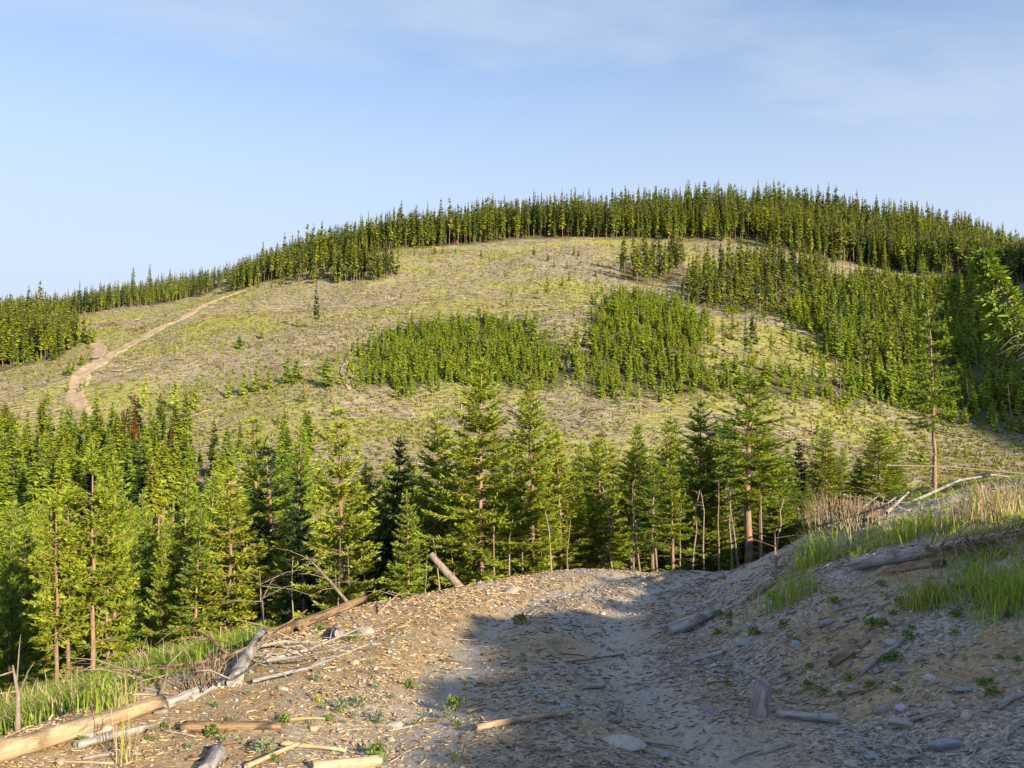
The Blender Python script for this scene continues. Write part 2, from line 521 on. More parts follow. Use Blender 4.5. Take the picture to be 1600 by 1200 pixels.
def rock_material():
    m, N, L, out = new_mat("field_stone")
    b = principled(N, L, out, 0.8, 0.25)
    tc = N.new("ShaderNodeTexCoord").outputs["Object"]
    oi = N.new("ShaderNodeObjectInfo")
    n = noise(N, L, tc, 3.5, 6, 0.65); n2 = noise(N, L, tc, 22, 4, 0.7)
    base = ramp(N, L, oi.outputs["Random"], [(0.0, (0.22, 0.23, 0.25)), (0.3, (0.34, 0.33, 0.31)), (0.6, (0.27, 0.25, 0.22)), (0.8, (0.24, 0.26, 0.29)), (1.0, (0.46, 0.43, 0.38))])
    base = mix(N, L, 1.0, base, oi.outputs["Color"], 'MULTIPLY')
    c = mix(N, L, 0.6, base, ramp(N, L, n, [(0.3, (0.55, 0.52, 0.5)), (0.7, (1.35, 1.32, 1.3))]), 'MULTIPLY')
    c = mix(N, L, 0.4, c, ramp(N, L, n2, [(0.3, (0.6, 0.6, 0.6)), (0.7, (1.3, 1.3, 1.3))]), 'MULTIPLY')
    L.new(c, b.inputs["Base Color"]); bump(N, L, n2, 0.4, 0.02, b)
    return m
M["rock"] = rock_material()
M["pebble"] = tinted("pebbles", rough=0.85, grain=0.2, scale=80)

# ------------------------------------------------------------------ terrain sheets
# picture outlines of the wooded patches on the hill
RIDGE_EDGE = [(-60, 505), (0, 499), (60, 497), (128, 493), (175, 483), (270, 473), (365, 456), (368, 440), (400, 430), (449, 419), (520, 405), (600, 384), (640, 378),
              (800, 375), (1000, 374), (1120, 374), (1190, 378), (1215, 388), (1280, 402), (1350, 414), (1420, 426), (1480, 428), (1600, 445), (1700, 450)]
POLY_TL = [(-40, 508), (40, 502), (100, 500), (124, 515), (124, 540), (90, 560), (40, 572), (-40, 590)]
POLY_CLUMP_A = [(440, 443), (450, 425), (520, 408), (610, 400), (622, 425), (600, 434), (520, 440)]
POLY_CLUMP_B = [(968, 432), (975, 412), (1010, 402), (1060, 404), (1072, 425), (1050, 440), (1000, 444)]
POLY_CLUMP_C = [(1075, 470), (1085, 440), (1150, 425), (1200, 420), (1285, 425), (1290, 462), (1250, 478), (1200, 492), (1150, 490), (1100, 482)]
POLY_Y4 = [(1128, 616), (1120, 588), (1180, 572), (1250, 590), (1330, 606), (1400, 628), (1330, 632), (1230, 618)]
POLY_Y1 = [(556, 583), (575, 548), (610, 525), (650, 512), (760, 503), (830, 517), (885, 542), (893, 570), (880, 603), (800, 606), (770, 592), (700, 590), (650, 606), (570, 606)]
POLY_Y2 = [(955, 470), (985, 458), (1050, 468), (1090, 500), (1098, 560), (1125, 612), (1000, 618), (912, 608), (908, 570), (925, 530), (945, 500)]
POLY_Y3 = [(1225, 492), (1290, 462), (1340, 438), (1440, 440), (1620, 470), (1690, 655), (1600, 678), (1500, 655), (1400, 628), (1340, 612), (1305, 570), (1262, 522)]

EDGE_W = plan_poly(RIDGE_EDGE)
_ex = np.array([p[0] for p in EDGE_W]); _ey = np.array([p[1] for p in EDGE_W])
_o = np.argsort(_ex)
def ridge_front(x): return np.interp(x, _ex[_o], _ey[_o])
PW = {k: plan_poly(v) for k, v in dict(tl=POLY_TL, a=POLY_CLUMP_A, b=POLY_CLUMP_B, c=POLY_CLUMP_C, y1=POLY_Y1, y2=POLY_Y2, y3=POLY_Y3, y4=POLY_Y4).items()}

def build_terrain():
    view = np.radians(np.linspace(-37, 37, 470))
    rest = np.radians(np.linspace(37, 323, 120))[1:-1]
    ang = np.concatenate([view, rest])                      # clockwise from +Y
    rad = np.concatenate([[0.25, 0.6, 1.0], np.geomspace(1.4, 4500, 520)])
    A, Rr = np.meshgrid(ang, rad)
    X = Rr * np.sin(A); Y = Rr * np.cos(A)
    Z = height(X, Y)
    nA, nR = len(ang), len(rad)
    V = np.stack([X, Y, Z], -1).reshape(-1, 3)
    i = np.arange(nR - 1)[:, None]; j = np.arange(nA)[None, :]
    jn = (j + 1) % nA
    q = np.stack([i * nA + j, i * nA + jn, (i + 1) * nA + jn, (i + 1) * nA + j], -1).reshape(-1, 4)
    q = q[:, ::-1]
    # flat cap under the viewer
    V = np.vstack([V, [[0, 0, hz(0, 0)]]])
    x, y = V[:, 0], V[:, 1]
    b = x - road_right(y); a = road_left(y) - x
    g = np.zeros(len(V))
    g = np.maximum(g, .7 * smooth(2.6, 4.2, b + 0.8 * fbm(x / 1.5, y / 1.5, 3, 61)) * (0.55 + 0.4 * fbm(x / 1.2, y / 1.2, 3, 67)))
    g = np.maximum(g, smooth(1.2, 2.4, a + 0.6 * fbm(x / 1.5, y / 1.5, 3, 63)) * 0.95)
    g = np.where(y > 24, np.maximum(g, 0.75), g)
    mid = (x - road_left(y)) / np.maximum(road_right(y) - road_left(y), .5) + .02 * fbm(x * 2, y * 2, 2, 5)
    rt = (np.exp(-((mid - .46) / .075) ** 2) + np.exp(-((mid - .80) / .075) ** 2)) * (y > -8) * (y < 24)
    gravel_shade = smooth(-1.0, 1.0, x - .08 * (y - 6) + .5 * fbm(x, y, 3, 8))  # greyer gravel; also greys the shaded side of the road in its colour
    wv = np.zeros(len(V))
    wv = np.maximum(wv, smooth(-6, 4, y - ridge_front(x)) * (y > 120))
    for k in PW:
        wv = np.maximum(wv, 0.85 * in_poly(x, y, PW[k]))
    fc = V[q].mean(1)
    fx, fy = fc[:, 0], fc[:, 1]
    is_hill = fy > 112
    is_road = (fx > road_left(fy) - 0.6) & (fx < road_right(fy) + 0.35) & (fy > -12) & (fy < 27)
    tri = np.stack([np.full(nA, len(V) - 1), np.arange(nA), (np.arange(nA) + 1) % nA], -1)[:, ::-1]
    def sheet(name, sel, extra, mat):
        fs = [q[sel]] + ([extra] if extra is not None else [])
        used = np.unique(np.concatenate([f.ravel() for f in fs]))
        remap = np.full(len(V), -1, np.int64); remap[used] = np.arange(len(used))
        me = make_mesh(name, V[used], [remap[f] for f in fs], [mat], smooth_shade=True, attrs={"grass": g[used], "woods": wv[used], "rut": rt[used], "gravel": gravel_shade[used]})
        return tag(obj(name, me), kind="structure")
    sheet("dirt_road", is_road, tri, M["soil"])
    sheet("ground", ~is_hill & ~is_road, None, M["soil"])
    sheet("hill", is_hill, None, M["hill"])
build_terrain()

def track(name, pix, widths, lift=0.10):
    """A bulldozed track lying on the hillside, with a raised shoulder on each side."""
    pts = [at(p[0], p[1], 90) for p in pix]
    P = np.array([[p.x, p.y] for p in pts]); w = np.array(widths, float)
    t = np.linspace(0, len(P) - 1, (len(P) - 1) * 14 + 1)
    X = np.interp(t, np.arange(len(P)), P[:, 0]); Y = np.interp(t, np.arange(len(P)), P[:, 1]); W = np.interp(t, np.arange(len(P)), w)
    k = np.ones(9) / 9
    X = np.convolve(np.pad(X, 4, 'edge'), k, 'valid'); Y = np.convolve(np.pad(Y, 4, 'edge'), k, 'valid')
    dx, dy = np.gradient(X), np.gradient(Y); n = np.hypot(dx, dy); nx, ny = -dy / n, dx / n
    s = np.array([-1.25, -1.0, -0.8, -0.4, 0, 0.4, 0.8, 1.0, 1.25]); up = np.array([-0.5, 0.25, 0.30, 0.05, 0.12, 0.05, 0.30, 0.25, -0.5])
    wob = 1 + 0.35 * fbm(X / 4, Y / 4, 3, 71)
    wl_ = 1 + .5 * fbm(X / 2.2, Y / 2.2, 3, 72); wr_ = 1 + .5 * fbm(X / 2.2, Y / 2.2, 3, 73)
    ww = np.where(s[None] < 0, wl_[:, None], wr_[:, None]) * (W * wob)[:, None] / 2
    VX = X[:, None] + nx[:, None] * s * ww; VY = Y[:, None] + ny[:, None] * s * ww
    VZ = height(VX, VY) + lift + up
    m, c = VX.shape
    i = np.arange(m - 1)[:, None]; j = np.arange(c - 1)[None, :]
    f = np.stack([i * c + j, (i + 1) * c + j, (i + 1) * c + j + 1, i * c + j + 1], -1).reshape(-1, 4)
    me = make_mesh(name, np.stack([VX, VY, VZ], -1).reshape(-1, 3), f, [M["track"]], smooth_shade=True)
    return tag(obj(name, me), kind="structure")
TRACKS = [([(388, 452), (337, 469), (290, 496), (236, 520), (189, 547), (152, 567), (128, 584), (118, 604), (116, 624), (128, 638), (158, 646)], [1.8, 2.2, 2.4, 2.7, 2.9, 3.5, 3.9, 3.9, 3.5, 2.6, 2.0]),
          ([(135, 531), (150, 537), (158, 545), (152, 562)], [2.6, 3.0, 3.4, 3.4]),
          ([(905, 530), (897, 548), (893, 568), (903, 590)], [1.6, 1.8, 2.4, 3.0]),
          ([(566, 535), (545, 560), (534, 580), (541, 600), (548, 612)], [1.0, 1.1, 1.3, 1.2, 1.0])]
for pix, wd in TRACKS:
    track("dirt_track", pix, wd)

# ------------------------------------------------------------------ conifers
def tube(pts, rad, sides, V, Fq, phase=0.0):
    """Tapered tube appended to the lists; quads in Fq."""
    base = len(V)
    pts = [Vector(p) for p in pts]
    n = len(pts)
    for i, p in enumerate(pts):
        d = (pts[min(i + 1, n - 1)] - pts[max(i - 1, 0)])
        d = d.normalized() if d.length > 1e-9 else Vector((0, 0, 1))
        u = d.cross(Vector((0, 0, 1)) if abs(d.z) < 0.9 else Vector((1, 0, 0))).normalized()
        w = d.cross(u)
        for k in range(sides):
            a = 2 * math.pi * k / sides + phase
            V.append(tuple(p + (u * math.cos(a) + w * math.sin(a)) * rad[i]))
    for i in range(n - 1):
        for k in range(sides):
            k2 = (k + 1) % sides
            Fq.append((base + i * sides + k, base + i * sides + k2, base + (i + 1) * sides + k2, base + (i + 1) * sides + k))

def conifer(seed, H=11.0, base=0.15, rmax=1.7, whorls=26, per=6, power=0.85, droop=-0.15, lift=0.5, node=0.13, twig=0.34, needle_w=0.05,
            fan=3, trunk_r=0.15, lean=0.15, gaps=0.1, dead=10, sides=8, trunk_n=10, one_side=0.0, crown_fill=1.0, tuft=False, front=0.0):
    """Trunk (with its dead lower branches) and crown (live branches with needle sprays) of one tree, base at the origin."""
    rd = random.Random(seed)
    TV, TF = [], []
    lx, ly = rd.uniform(-lean, lean), rd.uniform(-lean, lean)
    wob = [(rd.uniform(-.04, .04), rd.uniform(-.04, .04)) for _ in range(trunk_n + 1)]
    def axis(t):
        i = min(int(t * trunk_n), trunk_n - 1); f = t * trunk_n - i
        wx = wob[i][0] * (1 - f) + wob[i + 1][0] * f; wy = wob[i][1] * (1 - f) + wob[i + 1][1] * f
        return Vector((lx * t * t * H * 0.2 + wx, ly * t * t * H * 0.2 + wy, t * H))
    tube([axis(i / trunk_n) - (Vector((0, 0, 0.4)) if i == 0 else Vector()) for i in range(trunk_n + 1)],
         [trunk_r * (1.25 if i == 0 else 1) * (1 - i / trunk_n) ** 0.8 + 0.012 for i in range(trunk_n + 1)], sides, TV, TF)
    for _ in range(dead):
        t = rd.uniform(0.06, max(base + 0.12, 0.2)); p = axis(t); a = rd.uniform(0, 6.283)
        ln = rd.uniform(0.35, 1.0) * rmax * 0.8
        q = p + Vector((math.cos(a), math.sin(a), rd.uniform(-.45, .15))) * ln * 0.55
        r = q + Vector((math.cos(a + rd.uniform(-.4, .4)), math.sin(a + rd.uniform(-.4, .4)), rd.uniform(-.6, .1))) * ln * 0.45
        tube([p, q, r], [0.022, 0.015, 0.006], 3, TV, TF)
    CV, CT, CC, BV, BF = [], [], [], [], []
    def tri(a, b, c, col):
        n = len(CV); CV.extend((a, b, c)); CT.append((n, n + 1, n + 2)); CC.extend((col, col, col))
    def spray(p, d, ln, w, col, nf):
        for _ in range(nf):
            e = Vector((d.x + rd.gauss(0, .30), d.y + rd.gauss(0, .30), d.z + rd.gauss(0, .26))).normalized()
            s = e.cross(Vector((rd.gauss(0, 1), rd.gauss(0, 1), rd.gauss(0, 1.3)))).normalized() * w * rd.uniform(.7, 1.3)
            l2 = ln * rd.uniform(.65, 1.15)
            mid = p + e * l2 * 0.45
            tri(tuple(p - s * 0.35), tuple(mid + s), tuple(p + e * l2), col)
            tri(tuple(p + s * 0.35), tuple(mid - s), tuple(p + e * l2 * 0.96), col)
    side = -math.pi / 2 - .6
    for wi in range(whorls):
        t0 = (wi + rd.uniform(-.4, .4)) / whorls
        t0 = min(max(t0, 0.0), 0.985)
        hh = base + (1 - base) * t0
        prof = (1 - t0) ** power * min(1.0, 0.62 + 2.2 * t0)
        for bi in range(per):
            if rd.random() < gaps: continue
            az = 2.39996 * (wi * per + bi) + rd.uniform(-.5, .5)
            if front and abs((az + math.pi / 2 + math.pi) % (2 * math.pi) - math.pi) < .6 and rd.random() < front * (1 - .6 * t0): continue
            ln = max(rmax * prof * rd.uniform(0.62, 1.18), 0.10)
            if one_side: ln *= 1 - one_side * 0.5 * (1 + math.cos(az - side))
            p0 = axis(min(hh + rd.uniform(-.3, .3) / whorls, .995))
            dirh = Vector((math.cos(az), math.sin(az), 0))
            up0 = droop + (lift - droop) * t0 + rd.uniform(-.14, .14)
            curl = 0.28 + rd.uniform(-.1, .1)
            tone = rd.uniform(.72, 1.25)
            def bp(s): return p0 + dirh * ln * s + Vector((0, 0, (up0 * s + curl * (s * s - 0.55 * s)) * ln))
            if ln > 0.5 and node < 0.5:
                tube([bp(0), bp(.5), bp(.95)], [0.018 + .006 * ln, .012 + .003 * ln, .004], 3, BV, BF)
            nn = max(2, int(ln * crown_fill / node))
            perp = Vector((-dirh.y, dirh.x, 0))
            for k in range(nn):
                s = 0.16 + 0.84 * (k + rd.random()) / nn if ln > 0.45 else (k + .5) / nn
                p = bp(min(s, 1.0))
                col = tone * rd.uniform(.75, 1.25)
                c3 = (col * rd.uniform(.92, 1.1), col, col * rd.uniform(.8, 1.1))
                tl = twig * (1.15 - 0.55 * s) * rd.uniform(.7, 1.2) * min(1, 0.45 + ln * .5)
                for sg in (-1, 1):
                    d = (dirh * rd.uniform(.45, .9) + perp * sg * rd.uniform(.5, 1.0) + Vector((0, 0, rd.uniform(-.15, .40))))
                    if tuft: d = dirh * rd.uniform(-.2, .9) + perp * sg * rd.uniform(0, .9) + Vector((0, 0, rd.uniform(-.1, .9)))
                    spray(p, d.normalized(), tl, needle_w, c3, fan)
            spray(bp(0.93), (dirh + Vector((0, 0, .35))).normalized(), twig * .8, needle_w, (tone * 1.1,) * 3, fan + 1)
    top = axis(1.0)
    for k in range(4):
        spray(top - Vector((0, 0, .12 * k * H / 11)), Vector((rd.uniform(-.3, .3), rd.uniform(-.3, .3), 1)).normalized(), twig * .9, needle_w * .8, (1, 1, 1), fan)
    return TV, TF, CV, CT, CC, BV, BF

def tree_meshes(name, leaf, bark, **kw):
    TV, TF, CV, CT, CC, BV, BF = conifer_any(**kw)
    tm = make_mesh(name + "_trunk", TV, np.array(TF), [bark], smooth_shade=True)
    n = len(CV)
    cv = np.array(CV + BV, float)
    cols = np.vstack([np.array(CC, float), np.ones((len(BV), 3))]) if BV else np.array(CC, float)
    faces = [np.array(CT)] + ([np.array(BF) + n] if BF else [])
    mi = [0] * len(CT) + [1] * len(BF)
    cm = make_mesh(name + "_crown", cv, faces, [leaf, bark], mat_idx=mi, colors=cols)
    return tm, cm, kw.get("H", 11.0)

def joined_mesh(name, leaf, bark, **kw):
    TV, TF, CV, CT, CC, BV, BF = conifer_any(**kw)
    a, b = len(CV), len(CV) + len(TV)
    V = np.array(CV + TV + BV, float)
    cols = np.vstack([np.array(CC, float), np.ones((len(TV) + len(BV), 3))])
    faces = [np.array(CT), np.array(TF) + a] + ([np.array(BF) + b] if BF else [])
    return make_mesh(name, V, faces, [leaf, bark], mat_idx=[0] * len(CT) + [1] * (len(TF) + len(BF)), colors=cols), kw.get("H", 11.0)

def tier_conifer(seed, H=16.0, base=.35, rmax=2.0, tiers=13, n=7, power=.9, trunk_r=.17, droop=.35, dead=3, ragged=.25, feather=2, wmul=1.0):
    """Tree seen from afar: tiers of drooping boughs, each bough a few overlapping kite-shaped sprays."""
    rd = random.Random(seed); TV, TF, CV, CT, CC = [], [], [], [], []
    lx, ly = rd.uniform(-.02, .02), rd.uniform(-.02, .02)
    ax = lambda t: Vector((lx * t * H, ly * t * H, t * H))
    tube([ax(i / 4) - (Vector((0, 0, .5)) if i == 0 else Vector()) for i in range(5)], [trunk_r * (1 - i / 4.2) + .01 for i in range(5)], 5, TV, TF)
    for _ in range(dead):
        p = ax(rd.uniform(.1, base + .1)); a = rd.uniform(0, 6.28)
        tube([p, p + Vector((math.cos(a), math.sin(a), -.2)) * rd.uniform(.4, 1.2)], [.03, .01], 3, TV, TF)
    for k in range(tiers):
        t = (k + rd.uniform(-.3, .3)) / tiers; t = min(max(t, 0), .97)
        r = rmax * ((1 - t) ** power) * min(1, .6 + 2.5 * t) + .12
        z0 = base + (1 - base) * t
        off = rd.uniform(0, 6.28)
        for b in range(n):
            if rd.random() < ragged * .5: continue
            az = off + 2 * math.pi * b / n + rd.uniform(-.3, .3)
            rr = r * rd.uniform(1 - ragged * 1.4, 1 + ragged)
            p0 = ax(min(max(z0 + rd.uniform(-1.0, 1.0) * (1 - base) / tiers, base), .985))
            tone = rd.uniform(.72, 1.25)
            for f in range(feather):
                a2 = az + (f - (feather - 1) / 2) * (.84 / feather + .05) + rd.uniform(-.1, .1); l = rr * rd.uniform(.7, 1.1)
                d = Vector((math.cos(a2), math.sin(a2), 0)); sd = Vector((-d.y, d.x, 0))
                dz = -droop * (1 - 1.7 * t) * l + rd.uniform(-.30, .30) * l
                w = min(.26 + .20 * rr, .62) * rd.uniform(.75, 1.2) * wmul
                tip = p0 + d * l + Vector((0, 0, dz)); mid = p0 + d * l * .55 + Vector((0, 0, dz * .35 + .10 * l))
                i0 = len(CV); tw = rd.uniform(-.5, .5) * w
                CV.extend([tuple(p0), tuple(mid + sd * w + Vector((0, 0, tw - .22 * w))), tuple(tip), tuple(mid - sd * w + Vector((0, 0, -tw - .22 * w))), tuple(mid + Vector((0, 0, .12 * w)))])
                c = tone * rd.uniform(.85, 1.15); CC.extend([(c * rd.uniform(.95, 1.08), c, c * .95)] * 5)
                CT.extend([(i0, i0 + 1, i0 + 4), (i0 + 1, i0 + 2, i0 + 4), (i0 + 4, i0 + 2, i0 + 3), (i0, i0 + 4, i0 + 3)])
    for q in range(3):
        i0 = len(CV); p = ax(1.0); a = rd.uniform(0, 6.28); d = Vector((math.cos(a), math.sin(a), 0)) * .12 * H / 16
        CV.extend([tuple(p - d - Vector((0, 0, .9 * H / 16))), tuple(p + d - Vector((0, 0, .9 * H / 16))), tuple(p + Vector((0, 0, .5 * H / 16)))]); CC.extend([(1, 1, 1)] * 3); CT.append((i0, i0 + 1, i0 + 2))
    return TV, TF, CV, CT, CC, [], []

def conifer_any(**kw):
    kw = dict(kw)
    return tier_conifer(**kw) if "tiers" in kw else conifer(**kw)

VAR = {}
def near_fir(leaf, i, **k):
    a = dict(H=11, base=.16, rmax=2.3, whorls=36, per=7, node=.085, twig=.36, needle_w=.025, fan=4, trunk_r=.105, dead=16, gaps=.08, front=.42)
    a.update(k); return tree_meshes("fir", M[leaf], M["bark"], seed=i, **a)
VAR["fir_warm"] = [near_fir("warm", 11), near_fir("warm", 12, rmax=2.6, base=.22), near_fir("warm", 13, base=.26, rmax=2.0, gaps=.16), near_fir("warm", 14, rmax=2.1, base=.12)]
VAR["fir_green"] = [near_fir("mid", 21, base=.10), near_fir("mid", 22, rmax=2.5, base=.14), near_fir("mid", 23, rmax=1.9, base=.20, gaps=.15), near_fir("mid", 24, rmax=2.6, base=.08, power=.75)]
VAR["spruce"] = [near_fir("dark", 31, base=.08, rmax=2.0, droop=-.3, lift=.35, power=.95), near_fir("dark", 32, base=.12, rmax=2.2, droop=-.28, lift=.4)]
VAR["pine"] = [near_fir("warm", 41, base=.50, rmax=1.45, whorls=20, power=.55, dead=26, gaps=.25, trunk_r=.13, lift=.7), near_fir("mid", 42, base=.42, rmax=1.7, whorls=22, power=.6, dead=26, gaps=.25, trunk_r=.14, lift=.6),
               near_fir("warm", 43, base=.58, rmax=1.35, whorls=16, power=.5, dead=22, gaps=.3, trunk_r=.12, lift=.7)]
VAR["ragged"] = [near_fir("mid", 55, base=.34, rmax=1.9, whorls=20, per=6, gaps=.25, power=.40, dead=30, trunk_r=.11, front=0, droop=-.35, lift=.3)]
VAR["bare_side"] = [near_fir("mid", 51, base=.22, rmax=2.7, one_side=.85, dead=20, gaps=.12), near_fir("warm", 52, base=.34, rmax=2.3, one_side=.8, dead=20, gaps=.2)]
def mid_tree(leaf, i, **k):
    a = dict(H=13, base=.28, rmax=1.7, tiers=22, n=8, power=.85, trunk_r=.15, dead=10, ragged=.34, feather=7, droop=.22, wmul=.42)
    k.pop("gaps", None); a.update(k); return tree_meshes("conifer", M[leaf], M["bark"], seed=i, **a)
VAR["mid"] = [mid_tree("mid", 61), mid_tree("young", 62, rmax=1.5), mid_tree("mid", 63, base=.40, rmax=1.35, power=.6), mid_tree("warm", 64, base=.45, rmax=1.3, power=.55), mid_tree("dark", 65, base=.2), mid_tree("young", 66, base=.15, rmax=1.9)]
VAR["mid_rust"] = [mid_tree("rust", 71, base=.3, rmax=1.0, gaps=.35), mid_tree("rust", 72, base=.35, rmax=.9, gaps=.4)]
def far_kw(i, **k):
    a = dict(seed=i, H=16, base=.18, rmax=2.1, tiers=17, n=7, power=.85, trunk_r=.16, dead=3, ragged=.3, feather=2)
    a.update(k); return a
FAR_P = [("ridge", far_kw(81)), ("ridge", far_kw(82, base=.18, rmax=2.3)), ("warm", far_kw(83, base=.32, rmax=2.0)), ("ridge", far_kw(84, base=.10, rmax=2.3, power=1.0, tiers=16)), ("dark", far_kw(85, base=.22, rmax=2.0, power=1.0, tiers=15)), ("ridge", far_kw(86, base=.42, rmax=1.9, power=.65, tiers=10))]
VAR["far"] = [tree_meshes("hill_conifer", M[l], M["far_bark"], **k) for l, k in FAR_P]
def young_kw(i, **k):
    a = dict(seed=i, H=7, base=.04, rmax=1.55, tiers=11, n=7, power=.9, trunk_r=.07, dead=0, ragged=.28, feather=2, droop=.1)
    a.update(k); return a
YOUNG_P = [("young", young_kw(91)), ("young", young_kw(92, rmax=1.3, base=.08, tiers=13)), ("mid", young_kw(93, rmax=1.85, n=8)), ("young", young_kw(94, rmax=1.2, base=.12, power=.8))]
VAR["young"] = [tree_meshes("young_conifer", M[l], M["bark"], **k) for l, k in YOUNG_P]

def snag_mesh(seed, H=9.0, nb=14):
    rd = random.Random(seed); V, Fq = [], []
    pts = [Vector((rd.uniform(-.025, .025) * i, rd.uniform(-.025, .025) * i, H * i / 6 - (0.3 if i == 0 else 0))) for i in range(7)]
    tube(pts, [.10 * (1 - i / 7.5) + .012 for i in range(7)], 6, V, Fq)
    for _ in range(nb):
        i = rd.randrange(1, 6); p = pts[i].lerp(pts[i + 1], rd.random()); a = rd.uniform(0, 6.28); l = rd.uniform(.25, 1.0)
        q = p + Vector((math.cos(a), math.sin(a), rd.uniform(-.4, .3))) * l
        tube([p, q], [.02, .006], 3, V, Fq)
    return make_mesh("snag_trunk", V, np.array(Fq), [M["snag"]], smooth_shade=True)
SNAGS = [snag_mesh(101), snag_mesh(102, nb=5), snag_mesh(103, nb=22)]

def put_tree(name, var, x, y, h, wide=1.0, label=None, group=None, cat="tree", tilt=(0, 0), rot=None, sink=0.0, idx=None, z=None):
    vs = VAR[var]; tm, cm, H = vs[idx if idx is not None else random.randrange(len(vs))]
    root = empty(name, (x, y, (hz(x, y) if z is None else z) - sink))
    s = h / H
    root.scale = (s * wide, s * wide, s)
    root.rotation_euler = (tilt[0], tilt[1], random.uniform(0, 6.283) if rot is None else rot)
    obj("trunk", tm, root); obj("crown", cm, root)
    return tag(root, label, cat, group)

def tree_px(name, var, px, ytop, Y, wide=1.0, label=None, group=None, **k):
    """Tree standing Y metres out whose top is seen at picture position (px, ytop)."""
    p = on_ray(px, ytop, Y)
    g = hz(p.x, p.y)
    return put_tree(name, var, p.x, p.y, max(p.z - g, 1.0), wide, label, group, **k)

